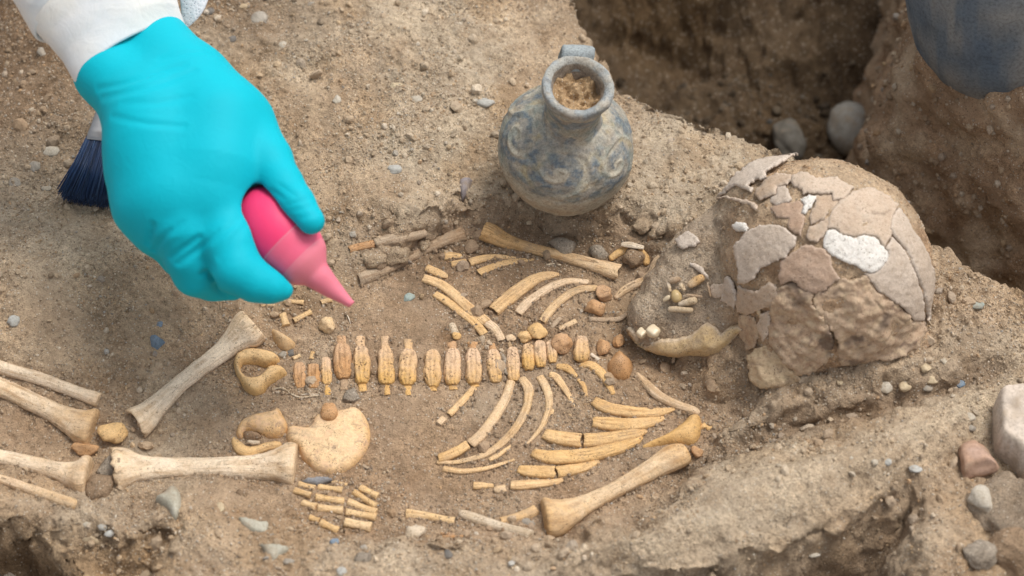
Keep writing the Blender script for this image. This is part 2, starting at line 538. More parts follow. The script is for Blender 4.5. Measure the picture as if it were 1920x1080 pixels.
c = L3(c, OCHRE * .4, .5 * np.clip(MSK['tr'] - MSK['ped'], 0, 1) * sstep(0, .8, fb2(GX, GY, 8, 3, 330)))
c = L3(c, GREY, .65 * MSK['md'])
c = np.clip(c * (1 + .10 * fb2(GX, GY, 60, 3, 340))[..., None], .02, .7)
SOILC = c
nx, ny = len(XS), len(YS)
idx = np.arange(nx * ny).reshape(ny, nx)
GV = np.stack([GX, GY, HD], -1).reshape(-1, 3)
# steep earth faces: lumps in all three directions, not just up and down
gy_, gx_ = np.gradient(Z0, YS, XS)
steep = sstep(.45, 1.3, np.hypot(gx_, gy_)).ravel()
si = np.flatnonzero(steep > .02)
calm = 1 - .75 * np.clip(MSK['drop'] + MSK['led'] + MSK['sk'] * 1.2 + .5 * MSK['cut'] + .55 * MSK['tr'], 0, 1).ravel() * (1 - .5 * MSK['fur'].ravel())
sp_ = GV[si]
for k_, (f_, a_) in enumerate(((34, .0052), (85, .0036), (190, .0017))):
    GV[si] += np.stack([fb3(sp_, f_, 2, 700 + 10 * k_ + q_) for q_ in range(3)], -1) * a_ * (steep[si] * calm[si])[:, None]
GF = np.stack([idx[:-1, :-1], idx[:-1, 1:], idx[1:, 1:], idx[1:, :-1]], -1).reshape(-1, 4)
gme = mesh_np('ground', GV, GF)
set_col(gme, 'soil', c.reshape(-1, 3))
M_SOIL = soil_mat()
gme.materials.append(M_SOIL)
ground = bpy.data.objects.new('ground', gme)
COL.objects.link(ground)
tag(ground, kind='structure', label='dusty tan excavated soil with the grave cut and trench')

# ------------------------------------------------------------------ loose grains, pebbles and crumbs: real geometry, uncountable
def ico(sub):
    import bmesh
    bm = bmesh.new()
    bmesh.ops.create_icosphere(bm, subdivisions=sub, radius=1.0)
    V = np.array([v.co[:] for v in bm.verts]); F = np.array([[v.index for v in f.verts] for f in bm.faces])
    bm.free()
    return V, F
OCT = (np.array([[1, 0, 0], [-1, 0, 0], [0, 1, 0], [0, -1, 0], [0, 0, 1], [0, 0, -1]], float),
       np.array([[0, 2, 4], [2, 1, 4], [1, 3, 4], [3, 0, 4], [2, 0, 5], [1, 2, 5], [3, 1, 5], [0, 3, 5]]))
PAL = np.array([[.46, .37, .27], [.40, .30, .20], [.52, .45, .36], [.30, .22, .145], [.36, .30, .24], [.42, .27, .15], [.58, .52, .44], [.22, .17, .12], [.33, .33, .32], [.48, .34, .20]])
PALW = np.array([.22, .2, .13, .13, .1, .07, .04, .05, .03, .03]); PALW /= PALW.sum()

def scatter(name, n, base, rmin, rmax, power, label, dens, jit=.35, soilmix=.5, sink=.2, seed=1):
    rg = np.random.default_rng(seed)
    x = rg.uniform(-.42, .46, n * 4); y = rg.uniform(-.265, .40, n * 4)
    keep = rg.uniform(0, 1, n * 4) < dens(x, y)
    x, y = x[keep][:n], y[keep][:n]
    n = len(x)
    z = lookup(HD, x, y)
    r = rmin + (rmax - rmin) * rg.uniform(0, 1, n) ** power
    BV, BF = base
    nv = len(BV)
    V = np.repeat(BV[None], n, 0) * (1 + jit * rg.uniform(-1, 1, (n, nv, 1)))
    sc = rg.uniform(.65, 1.35, (n, 1, 3)); sc[..., 2] *= .8
    V = V * sc * r[:, None, None]
    q = rg.normal(size=(n, 4)); q /= np.linalg.norm(q, axis=1)[:, None]
    a, b, c_, d = q.T
    Rm = np.stack([1-2*(c_*c_+d*d), 2*(b*c_-d*a), 2*(b*d+c_*a), 2*(b*c_+d*a), 1-2*(b*b+d*d), 2*(c_*d-b*a), 2*(b*d-c_*a), 2*(c_*d+b*a), 1-2*(b*b+c_*c_)], -1).reshape(n, 3, 3)
    V = np.einsum('nij,nvj->nvi', Rm, V)
    V += np.stack([x, y, z + r * sink], -1)[:, None]
    F = (BF[None] + (np.arange(n) * nv)[:, None, None]).reshape(-1, 3)
    col = PAL[rg.choice(len(PAL), n, p=PALW)] * rg.uniform(.6, 1.3, (n, 1))
    sc_ = np.stack([lookup(SOILC[..., k], x, y) for k in range(3)], -1)
    mixf = soilmix * rg.uniform(.5, 1.3, (n, 1))
    col = col * (1 - np.clip(mixf, 0, 1)) + sc_ * 1.05 * np.clip(mixf, 0, 1)
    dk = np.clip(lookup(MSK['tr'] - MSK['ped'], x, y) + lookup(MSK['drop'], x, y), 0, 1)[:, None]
    col = col * (1 - .6 * dk)  # grains in the trench and drop darkened to go with the painted shade
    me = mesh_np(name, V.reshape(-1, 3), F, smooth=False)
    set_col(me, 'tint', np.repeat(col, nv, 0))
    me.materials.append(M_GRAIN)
    o = bpy.data.objects.new(name, me)
    COL.objects.link(o)
    return tag(o, label=label, kind='stuff')

M_GRAIN = tint_mat('grain', .9, .0005)
def dens_fine(x, y):
    m_cut = lookup(MSK['cut'], x, y); m_led = lookup(MSK['led'], x, y); m_sk = lookup(MSK['sk'], x, y)
    cl = sstep(-.25, .55, fb2(x, y, 26, 3, 400))
    return np.clip(.16 + .75 * cl - .12 * m_cut - .25 * m_led + .35 * m_sk, .05, 1)
def dens_big(x, y):
    cl = sstep(-.1, .6, fb2(x, y, 20, 3, 420))
    return np.clip(.10 + .8 * cl + .5 * lookup(MSK['sk'], x, y) + .4 * lookup(MSK['cliff'], x, y) - .15 * lookup(MSK['cut'], x, y) - .15 * lookup(MSK['led'], x, y), .04, 1)
scatter('sand_grains', 90000, OCT, .00040, .00125, 2.2, 'coarse sand grains strewn over the excavated soil', dens_fine, .3, .35, .3, 3)
scatter('gravel', 4200, ico(1), .0010, .0028, 3.0, 'fine gravel strewn over the excavated soil', dens_big, .22, .45, .25, 4)
scatter('soil_crumbs', 420, ico(2), .0026, .0058, 2.2, 'crumbs of dry soil lying around the grave', dens_big, .16, .9, .15, 5)
# ------------------------------------------------------------------ builders
def catmull(P, n):
    P = np.asarray(P, float)
    if len(P) == 2:
        t = np.linspace(0, 1, n)[:, None]
        return P[0] * (1 - t) + P[1] * t
    Q = np.vstack([2 * P[0] - P[1], P, 2 * P[-1] - P[-2]])
    seg = np.linalg.norm(np.diff(P[:, :2], axis=0), axis=1)
    cum = np.concatenate([[0], np.cumsum(seg)])
    s = np.linspace(0, cum[-1], n)
    k = np.clip(np.searchsorted(cum, s, 'right') - 1, 0, len(P) - 2)
    t = ((s - cum[k]) / (seg[k] + 1e-12))[:, None]
    a, b, c, d = Q[k], Q[k + 1], Q[k + 2], Q[k + 3]
    return .5 * ((2 * b) + (c - a) * t + (2 * a - 5 * b + 4 * c - d) * t ** 2 + (3 * b - a - 3 * c + d) * t ** 3)

PATHS = []
SEED = [100]; PITM = [None]; GRAIN = [None]
def tube(path, wd, ht, seg=18, cap0='round', cap1='round', sup=2.0, rough=.05, groove=0.0, pit=0.0):
    """sweep an elliptical section (half width wd across, half height ht up) along a path; returns V, F, t"""
    SEED[0] += 1
    path, wd, ht = np.asarray(path, float), np.asarray(wd, float), np.asarray(ht, float)
    n = len(path)
    T = np.gradient(path, axis=0)
    T /= np.linalg.norm(T, axis=1)[:, None] + 1e-12
    S = np.cross([0, 0, 1.0], T); S /= np.linalg.norm(S, axis=1)[:, None] + 1e-9
    B = np.cross(T, S)
    th = np.arange(seg) / seg * 2 * math.pi
    ct, st = np.cos(th), np.sin(th)
    e = 2.0 / sup
    cx, cz = np.sign(ct) * np.abs(ct) ** e, np.sign(st) * np.abs(st) ** e
    rings, tt = [], []
    def ring(c, s, b, w_, h_, t):
        g = 1.0
        if groove:
            g = 1 - groove * (np.exp(-((ct - .12) / .10) ** 2) + .8 * np.exp(-((ct + .32) / .10) ** 2) + .6 * np.exp(-((ct - .55) / .10) ** 2)) * (st > 0)
        rings.append(c + s * (cx * w_)[:, None] + b * (cz * h_ * g)[:, None]); tt.append(t)
    def cap(i, sgn, kind):
        c, s, b, t = path[i], S[i], B[i], T[i] * sgn
        r = min(wd[i], ht[i])
        if kind == 'round':
            ks = [(.95, .30), (.75, .66), (.45, .90), (.2, .98)]
            d = r * .85
        elif kind == 'blunt':
            ks = [(.985, .35), (.90, .75), (.55, .80), (.2, .70)]
            d = r * .24
        else:                                           # broken end: sharp rim, hollow middle
            ks = [(.93, .12), (.72, -.25), (.4, -.5)]
            d = r * .55
        return [(c + t * d * q, s, b, wd[i] * k, ht[i] * k, i / (n - 1)) for k, q in ks]
    for a in reversed(cap(0, -1, cap0)): ring(*a)
    for i in range(n): ring(path[i], S[i], B[i], wd[i], ht[i], i / (n - 1))
    for a in cap(n - 1, 1, cap1): ring(*a)
    m = len(rings)
    V = np.concatenate(rings)
    tv = np.repeat(tt, seg)
    i = np.arange(m - 1)[:, None] * seg
    j = np.arange(seg)[None]
    j2 = (j + 1) % seg
    F = np.stack([i + j, i + j2, i + seg + j2, i + seg + j], -1).reshape(-1, 4).tolist()
    F.append(list(range(seg))[::-1])
    F.append(list(range((m - 1) * seg, m * seg)))
    arc = np.concatenate([[0], np.cumsum(np.linalg.norm(np.diff(path, axis=0), axis=1))])
    GRAIN[0] = (np.interp(tv, np.linspace(0, 1, n), arc), np.abs((np.tile(th, m) + math.pi / 2) % (2 * math.pi) - math.pi))
    if rough:
        C = np.repeat(np.array([r_.mean(0) for r_ in rings]), seg, 0)
        D = V - C
        L = np.linalg.norm(D, axis=1)
        off = SEED[0] * 3.7
        q = V + off
        k = 1 + rough * fb3(q, 130, 2, SEED[0]) + .5 * rough * fb3(q, 420, 2, SEED[0] + 5)
        if pit:
            PITM[0] = sstep(.50, .66, fb3(q * np.array([1, .5, 1]), 400, 2, SEED[0] + 3)) * (np.abs(tv - .5) < .42)
            k = k - pit * PITM[0]
        V = C + D * k[:, None]
        brk = np.zeros(len(V))
        if cap0 == 'broken': brk = np.maximum(brk, (tv < .03) * 1.0)
        if cap1 == 'broken': brk = np.maximum(brk, (tv > .97) * 1.0)
        Tm = np.repeat(np.vstack([T[:1]] * ((m - n) // 2 if cap0 == cap1 else (3 if cap0 == 'broken' else 4)) + [T] + [T[-1:]] * (m - n - ((m - n) // 2 if cap0 == cap1 else (3 if cap0 == 'broken' else 4)))), seg, 0)
        V = V + Tm * (brk * .22 * wd.mean() * fb3(q, 330, 2, SEED[0] + 9))[:, None]
    return V, F, tv

def spec(pts, n=None, lift=.45, flat=.8, zoff=0.0, sup_px=None):
    """pts: (px, py, half width in px) along the bone; returns path, wd, ht resting on the ground"""
    pts = np.array(pts, float)
    g0 = hit(pts[:, 0], pts[:, 1])
    sc = np.array([scale(p) for p in g0])
    ln = np.linalg.norm(np.diff(g0[:, :2], axis=0), axis=1).sum()
    n = n or int(np.clip(ln / .0022, 5, 60))
    Tg = np.gradient(g0[:, :2], axis=0)
    Tg /= np.linalg.norm(Tg, axis=1)[:, None] + 1e-12
    nx_, ny_ = -Tg[:, 1], Tg[:, 0]
    ti = np.stack([Tg[:, 0], Tg[:, 1] * SP], 1); ti /= np.linalg.norm(ti, axis=1)[:, None]
    mx, my = -ti[:, 1], ti[:, 0]
    app = np.sqrt((nx_ * mx + ny_ * SP * my) ** 2 + (flat * CP * my) ** 2)
    wpx = pts[:, 2] / sc / app
    h = wpx * flat
    g = hit(pts[:, 0], pts[:, 1], h * (2 * lift - 1) + zoff)   # centre height
    full = catmull(np.column_stack([g, wpx]), n)
    PATHS.append(full)
    return full[:, :3], np.maximum(full[:, 3], .0004), np.maximum(full[:, 3], .0004) * flat

def zf(region, sc):
    return lambda *uv: [(region[0] + p[0] / sc, region[1] + p[1] / sc) + tuple(q / sc for q in p[2:]) for p in uv]
zE = zf((420, 740), 3.856); zS = zf((420, 560), 5.4); zA = zf((1300, 270), 4.154); zB = zf((1520, 280), 4.154)
zC = zf((1160, 420), 4.154); zD = zf((1380, 500), 4.154); zQ = zf((880, 400), 4.153); zV = zf((720, 580), 5.4); zX = zf((1020, 560), 5.4)
zL = zf((0, 880), 4.571); zM = zf((400, 920), 4.571)

def resample(poly, step):
    P = np.array(poly, float)
    out = []
    for a, b in zip(P, np.roll(P, -1, 0)):
        k = max(1, int(np.linalg.norm(b - a) / step))
        out += [a + (b - a) * i / k for i in range(k)]
    return np.array(out)

def smooth_poly(poly, step):
    P = np.array(poly, float)
    Q = np.vstack([P[-1:], P, P[:2]])
    out = []
    for i in range(len(P)):
        a, b, c_, d = Q[i], Q[i + 1], Q[i + 2], Q[i + 3]
        k = max(2, int(np.linalg.norm(c_ - b) / step))
        for t in np.arange(k) / k:
            out.append(.5 * ((2 * b) + (c_ - a) * t + (2 * a - 5 * b + 4 * c_ - d) * t ** 2 + (3 * b - a - 3 * c_ + d) * t ** 3))
    return np.array(out)

def fill(B, step):
    """triangulate a closed outline with evenly spread inner points; returns 2D points, triangles, number of rim points"""
    lo, hi = B.min(0), B.max(0)
    gx, gy = np.meshgrid(np.arange(lo[0], hi[0], step), np.arange(lo[1], hi[1], step * .87))
    gx = gx + (np.arange(gx.shape[0]) % 2)[:, None] * step * .5
    d = sdpoly(gx.ravel(), gy.ravel(), B.tolist())
    I = np.column_stack([gx.ravel(), gy.ravel()])[d > step * .55]
    P = np.vstack([B, I])
    n = len(B)
    v, _e, f, ov, _a, _b = delaunay_2d_cdt([Vector(p) for p in P], [(i, (i + 1) % n) for i in range(n)], [], 1, 1e-9)
    V = np.array([p[:] for p in v])
    rim = np.array([any(o < n for o in q) for q in ov]) if ov else np.arange(len(V)) < n
    return V, [list(x) for x in f], rim

def rim_loop(F):
    """directed boundary edges"""
    E = {}
    for f in F:
        for a, b in zip(f, f[1:] + f[:1]): E[(a, b)] = 1
    return [(a, b) for a, b in E if (b, a) not in E]

def pillow(poly, h, edge=None, lift=0.0, step=.0016, sink=.004, smooth=True, rough=.0004, dome=.6, half=.5, seed=0):
    """a solid bone or stone plate from its outline (photo px): rounded rim, flat or domed top, sides going down into the soil"""
    sc0 = scale(hit(*np.mean(np.array(poly), 0))[0])
    P = np.array(poly, float)
    Bp = smooth_poly(P, step * sc0) if smooth else resample(P, step * sc0)
    G = hit(Bp[:, 0], Bp[:, 1], lift + h * half)
    V2, F, rim = fill(G[:, :2], step)
    d = np.maximum(sdpoly(V2[:, 0], V2[:, 1], G[:, :2].tolist()), 0)
    d[rim] = 0
    e = edge or h
    t = np.clip(d / e, 0, 1)
    prof = np.sqrt(1 - (1 - t) ** 2)
    dm = d.max() + 1e-9
    z = lookup(HS, V2[:, 0], V2[:, 1])
    z = .5 * z + .5 * z.mean()
    q = np.column_stack([V2, z])
    top = z + lift + h * (.12 + .88 * prof) * (1 - dome + dome * np.clip(d / dm, 0, 1) ** .6) + rough * fb3(q + seed, 200, 3, seed) * (t > 0)
    V = np.column_stack([V2, top])
    n = len(V)
    low = np.column_stack([V2, z + lift - sink])
    used = rim_loop(F)
    allV = np.vstack([V, low])
    FF = list(F)
    for a, b in used: FF.append([b, a, a + n, b + n])
    FF += [[i + n for i in f[::-1]] for f in F]
    return allV, FF, np.concatenate([t, np.zeros(n)])

# distance fields -> closed surfaces (naive surface nets)
def surface_net(fn, lo, hi, step):
    ax = [np.arange(lo[k], hi[k] + step, step) for k in range(3)]
    X = np.stack(np.meshgrid(*ax, indexing='ij'), -1)
    D = fn(X.reshape(-1, 3)).reshape(X.shape[:3])
    s = D < 0
    nx_, ny_, nz_ = [k - 1 for k in D.shape]
    acc = np.zeros((nx_, ny_, nz_, 3)); cnt = np.zeros((nx_, ny_, nz_))
    cor = [(i, j, k) for i in (0, 1) for j in (0, 1) for k in (0, 1)]
    sl_ = lambda A, o: A[o[0]:o[0] + nx_, o[1]:o[1] + ny_, o[2]:o[2] + nz_]
    for a in range(8):
        for b in range(a + 1, 8):
            if sum(abs(p - q) for p, q in zip(cor[a], cor[b])) != 1: continue
            da, db = sl_(D, cor[a]), sl_(D, cor[b])
            m = (da < 0) != (db < 0)
            t = np.where(m, da / np.where(m, da - db, 1), 0)
            p = np.array(cor[a])[None, None, None] + t[..., None] * (np.array(cor[b]) - np.array(cor[a]))
            acc += p * m[..., None]; cnt += m
    act = cnt > 0
    ids = np.full(act.shape, -1); ids[act] = np.arange(act.sum())
    ii = np.argwhere(act)
    V = np.array([ax[k][0] for k in range(3)]) + (ii + acc[act] / cnt[act][:, None]) * step
    F = []
    for axis_ in range(3):
        o1, o2 = [(1, 2), (2, 0), (0, 1)][axis_]
        a = s; b = np.roll(s, -1, axis_)
        m = (a != b)
        m = np.take(m, range(m.shape[axis_] - 1), axis_)
        P = np.argwhere(m)
        P = P[(P[:, o1] > 0) & (P[:, o2] > 0)]
        P = P[(P[:, o1] < act.shape[o1]) & (P[:, o2] < act.shape[o2]) & (P[:, axis_] < act.shape[axis_])]
        e1 = np.zeros(3, int); e1[o1] = 1
        e2 = np.zeros(3, int); e2[o2] = 1
        g = lambda Q: ids[Q[:, 0], Q[:, 1], Q[:, 2]]
        q = np.stack([g(P - e1 - e2), g(P - e2), g(P), g(P - e1)], -1)
        flip = ~s[P[:, 0], P[:, 1], P[:, 2]]
        q[flip] = q[flip][:, ::-1]
        F.append(q[(q >= 0).all(1)])
    return V, np.vstack(F)

def capsule(X, a, b, ra, rb):
    a, b = np.asarray(a), np.asarray(b)
    d = b - a
    t = np.clip(((X - a) @ d) / (d @ d + 1e-12), 0, 1)
    return np.linalg.norm(X - a - t[:, None] * d, axis=1) - (ra + (rb - ra) * t)

def smin(ds, k):
    m = np.min(ds, axis=0)
    return m - k * np.log(np.sum(np.exp(-(np.array(ds) - m) / k), axis=0))

def trace(fn, px, py, t0=.9, it=90):
    """sphere-trace photo rays against a distance field; rays that pass by are pulled onto the surface"""
    d = ray(px, py); d = d / np.linalg.norm(d, axis=1)[:, None]
    t = np.full(len(d), t0)
    best, bt = np.full(len(d), 1e9), t.copy()
    for _ in range(it):
        s = fn(CAM + d * t[:, None])
        m = s < best
        best = np.where(m, s, best); bt = np.where(m, t, bt)
        t = t + np.clip(s, -.01, .05) * .8
        t = np.minimum(t, 2.2)
    P = CAM + d * np.where(best < 4e-4, t, bt)[:, None]
    P = np.where((np.abs(fn(P)) < 1e-3)[:, None], P, CAM + d * bt[:, None])
    for _ in range(6):
        g = grad(fn, P)
        P = P - g * fn(P)[:, None] * .9
    return P

def grad(fn, P, e=8e-4):
    g = np.stack([fn(P + np.eye(3)[k] * e) - fn(P - np.eye(3)[k] * e) for k in range(3)], -1)
    return g / (np.linalg.norm(g, axis=1)[:, None] + 1e-12)

def stone(px, py, rx, ry, lift=.25, flat=.7, seed=1, sub=3, cuts=3, rough=.16, rz=0.0, zbase=None):
    """a pebble or stone: noisy ellipsoid with a few flat facets, sunk a little"""
    rg = np.random.default_rng(seed)
    V, F = ico(sub)
    for _ in range(cuts):
        n = rg.normal(size=3); n /= np.linalg.norm(n)
        d = rg.uniform(.55, .85)
        s = V @ n
        V = V - np.outer(np.maximum(s - d, 0) * .85, n)
    V = V * (1 + rough * fb3(V + seed * 7.1, 1.3, 3, seed))[:, None]
    g = hit(px, py)[0]
    sc = scale(g)
    a = rx / sc; b = ry / sc / math.hypot(SP, CP * flat)
    hh = min(a, b) * flat
    V = V * np.array([a, b, hh])
    ca, sa = math.cos(rz), math.sin(rz)
    V = np.column_stack([V[:, 0] * ca - V[:, 1] * sa, V[:, 0] * sa + V[:, 1] * ca, V[:, 2]])
    g = hit(px, py, hh * lift)[0]
    return V + g, F
# ------------------------------------------------------------------ bone materials
M_LONG = bone_mat('pale long bone', (.720, .590, .450), (.62, .42, .235), .22, dustamt=.30, pits=.35)
M_THIGH = bone_mat('cream thigh bone', (.80, .675, .53), (.66, .47, .28), .05, dustamt=.22, pits=.3)
M_ARM = bone_mat('tan long bone', (.68, .525, .36), (.60, .385, .185), .42, dustamt=.35, pits=.45)
M_RIB = bone_mat('ochre rib bone', (.72, .51, .30), (.66, .43, .20), .48, dustamt=.28, pits=.35)
M_RIBPALE = bone_mat('pale rib bone', (.70, .54, .385), (.61, .42, .225), .35, dustamt=.38, pits=.3)
M_OCHRE = bone_mat('deep ochre bone', (.72, .50, .27), (.64, .40, .165), .52, dustamt=.28, pits=.5)
M_VERT = bone_mat('porous spine bone', (.66, .47, .32), (.62, .38, .14), .25, dustamt=.40, pits=1.35, pore=480)
M_EPI = bone_mat('orange brown bone', (.57, .375, .235), (.51, .285, .13), .5, dustamt=.25, pits=.8)
M_DUSTY = bone_mat('dusty bone', (.45, .36, .27), (.41, .29, .19), .5, dustamt=.75, pits=.4)
M_PALE = bone_mat('chalky bone', (.68, .60, .50), (.55, .43, .29), .3, dustamt=.35, pits=.4)
M_ILIUM = bone_mat('speckled hip bone', (.75, .55, .34), (.69, .43, .20), .42, dustamt=.35, pits=.9, mottle=(.66, .44, .28))
M_HANDB = bone_mat('yellow hand bone', (.72, .54, .34), (.63, .41, .185), .42, dustamt=.25, pits=.3)

ENDS = lambda t: .55 * np.abs(2 * t - 1) ** 3 - .12
def bone(name, pts, mat, label, cat='bone', group=None, flat=.8, lift=.45, cap0='round', cap1='round', seg=18, sup=2.0, rough=.05, stain=None, parent=None, zoff=0.0, n=None, groove=0.0):
    p, wd, ht = spec(pts, n, lift, flat, zoff)
    V, F, t = tube(p, wd, ht, seg, cap0, cap1, sup, rough, groove)
    s = np.zeros(len(V)) if stain is None else stain(t)
    return mk(name, V, F, mat, label, cat, group, parent, stain=s, grain=GRAIN[0] if seg >= 16 else None)

# long bones: (px, py, half width)
bone('thigh_bone', [(474, 612, 36), (462, 622, 37), (446, 635, 29), (420, 657, 20.5), (395, 676, 18), (370, 694, 17), (335, 722, 17), (305, 751, 19.5), (280, 775, 25), (262, 789, 31), (254, 794, 32)], M_THIGH,
     'pale thigh bone slanting from beneath the gloved fingers to the yellow knee bone', group='long bones of the legs', flat=.72, lift=.6, cap0='blunt', cap1='broken', seg=26, stain=ENDS)
bone('thigh_bone', [(214, 882, 42), (222, 881, 43), (238, 880, 37), (267, 879, 25), (315, 877, 19.5), (370, 876, 17.5), (426, 876, 19.5), (481, 876, 24), (515, 874, 31), (538, 872, 40), (549, 872, 41)], M_THIGH,
     'pale thigh bone lying level, its right end touching the fan shaped hip bone', group='long bones of the legs', flat=.72, lift=.65, cap0='broken', cap1='blunt', seg=26, stain=ENDS)
bone('shin_bone', [(-110, 690, 21), (-60, 705, 18), (0, 725, 17.5), (37, 742, 17), (93, 769, 18.5), (135, 790, 25), (158, 800, 34), (171, 803, 38)], M_LONG,
     'thick pale shin bone, upper of two, ending beside the yellow knee bone', group='long bones of the legs', flat=.75, lift=.6, cap1='blunt', seg=24, stain=ENDS)
bone('calf_bone', [(-110, 655, 12), (0, 688, 12.5), (74, 710, 12), (148, 737, 12), (176, 747, 14), (184, 750, 14)], M_LONG,
     'thin pale calf bone above the upper shin bone at the left edge', group='long bones of the legs', flat=.85, lift=.6, cap1='blunt', seg=18, stain=ENDS)
bone('shin_bone', [(-110, 850, 20), (-40, 852, 16), (0, 857, 14.5), (56, 870, 15), (111, 884, 19), (140, 891, 28), (156, 892, 37), (162, 892, 38)], M_LONG,
     'thick pale shin bone ending against the round brown clod by the lower thigh bone', group='long bones of the legs', flat=.75, lift=.6, cap1='blunt', seg=24, stain=ENDS)
bone('calf_bone', [(-110, 875, 10), (0, 899, 9.5), (74, 924, 10), (128, 942, 11), (140, 946, 10)], M_RIBPALE,
     'thin tan calf bone below the lower shin, nearest the bottom left hollow', group='long bones of the legs', flat=.85, lift=.6, cap1='blunt', stain=ENDS)
bone('upper_arm_bone', [(908, 433, 19), (920, 438, 19), (952, 453, 14), (996, 466, 11), (1049, 479, 10.5), (1097, 492, 12), (1140, 505, 15), (1160, 511, 16.5)], M_ARM,
     'tan upper arm bone lying below the jar, flared at its left end', group='long bones of the arms', flat=.75, lift=.6, cap0='broken', cap1='broken', seg=24, stain=lambda t: .5 - 1.1 * t)
bone('upper_arm_bone', [(1284, 850, 20), (1276, 853, 23), (1255, 862, 24), (1222, 880, 19.5), (1180, 904, 16), (1140, 925, 15.5), (1100, 945, 18), (1068, 960, 26), (1042, 970, 36), (1025, 972, 38)], M_ARM,
     'sturdy tan upper arm bone at lower right beside the grey earth bank', group='long bones of the arms', flat=.72, lift=.65, cap0='blunt', cap1='blunt', seg=26, stain=ENDS)
bone('forearm_bone', [(655, 468, 7), (678, 462, 7.5), (702, 457, 8)], M_EPI, 'short pinkish forearm bone splinter, left of the dusty broken shaft', group='dusty forearm bones', cap0='broken', cap1='broken')
bone('forearm_bone', [(704, 457, 10), (735, 448, 11), (770, 441, 11), (796, 435, 10)], M_DUSTY, 'dusty grey forearm shaft, upper of the pair left of the jar', group='dusty forearm bones', cap0='broken', cap1='broken', lift=.35, rough=.14)
bone('forearm_bone', [(672, 523, 15), (690, 517, 14), (730, 502, 10.5), (772, 480, 9.5), (810, 461, 11), (845, 446, 13.5), (868, 438, 15)], M_DUSTY, 'long dusty forearm shaft, lower of the pair left of the jar', group='dusty forearm bones', cap0='broken', cap1='broken', lift=.3, rough=.13, stain=lambda t: .8 * t - .2)
bone('forearm_bone', [(762, 964, 10), (775, 965, 9.5), (807, 969, 7.5), (838, 975, 7), (852, 977, 8)], M_HANDB, 'slim ochre forearm bone left of the splintered white shaft', group='forearm bones below the ribs', cap0='blunt', cap1='broken')
bone('forearm_bone', [(862, 962, 7), (876, 967, 10), (905, 977, 10), (955, 993, 10), (985, 1002, 12), (993, 1005, 11.5)], M_PALE, 'splintered whitish forearm shaft with a jagged left end', group='forearm bones below the ribs', cap0='broken', cap1='blunt', lift=.6)
bone('forearm_bone', [(938, 977, 7), (965, 972, 9), (995, 962, 11), (1004, 957, 11)], M_ARM, 'short ochre forearm end tucked against the flared upper arm bone', group='forearm bones below the ribs', cap0='broken', cap1='broken')

# collar bones and shoulder pieces
bone('collar_bone', [(1240, 487, 11), (1233, 496, 12.5), (1222, 514, 9.5), (1205, 526, 8.5), (1188, 535, 8.5), (1170, 545, 8), (1155, 558, 4.5)], M_RIBPALE, 'curved collar bone with a forked head left of the skull', group='collar bones', flat=.85, lift=.65)
bone('collar_bone', [(1195, 701, 4), (1213, 721, 8.5), (1238, 744, 9.5), (1270, 759, 8.5), (1300, 769, 7.5), (1308, 774, 6)], M_RIBPALE, 'long bowed collar bone below the jaw', group='collar bones', flat=.8, lift=.65)
V, F, t = pillow([(1195, 836), (1215, 824), (1250, 808), (1282, 786), (1292, 775), (1309, 772), (1316, 788), (1313, 812), (1298, 828), (1268, 826), (1232, 830)], .0085, .006, rough=.0005, seed=3)
mk('shoulder_bone', V, F, M_OCHRE, 'orange triangular shoulder blade piece under the bowed collar bone', 'bone', 'shoulder bones', stain=.4 - .6 * t)
bone('shoulder_bone', [(1146, 484, 6), (1160, 474, 7.5), (1180, 467, 8), (1198, 471, 9), (1210, 483, 8), (1212, 494, 6)], M_OCHRE, 'hooked orange shoulder bone at the right end of the upper arm bone', group='shoulder bones', lift=.7)
bone('bone_chip', [(1222, 443, 8), (1221, 455, 8), (1219, 467, 6)], M_EPI, 'small orange chip standing above the hooked shoulder bone', group='bone chips', cap0='broken')
bone('bone_chip', [(1166, 458, 4), (1180, 459, 6), (1206, 464, 4)], M_PALE, 'white sliver lying on the hooked shoulder bone', group='bone chips', flat=.5, lift=1.6, zoff=.004)

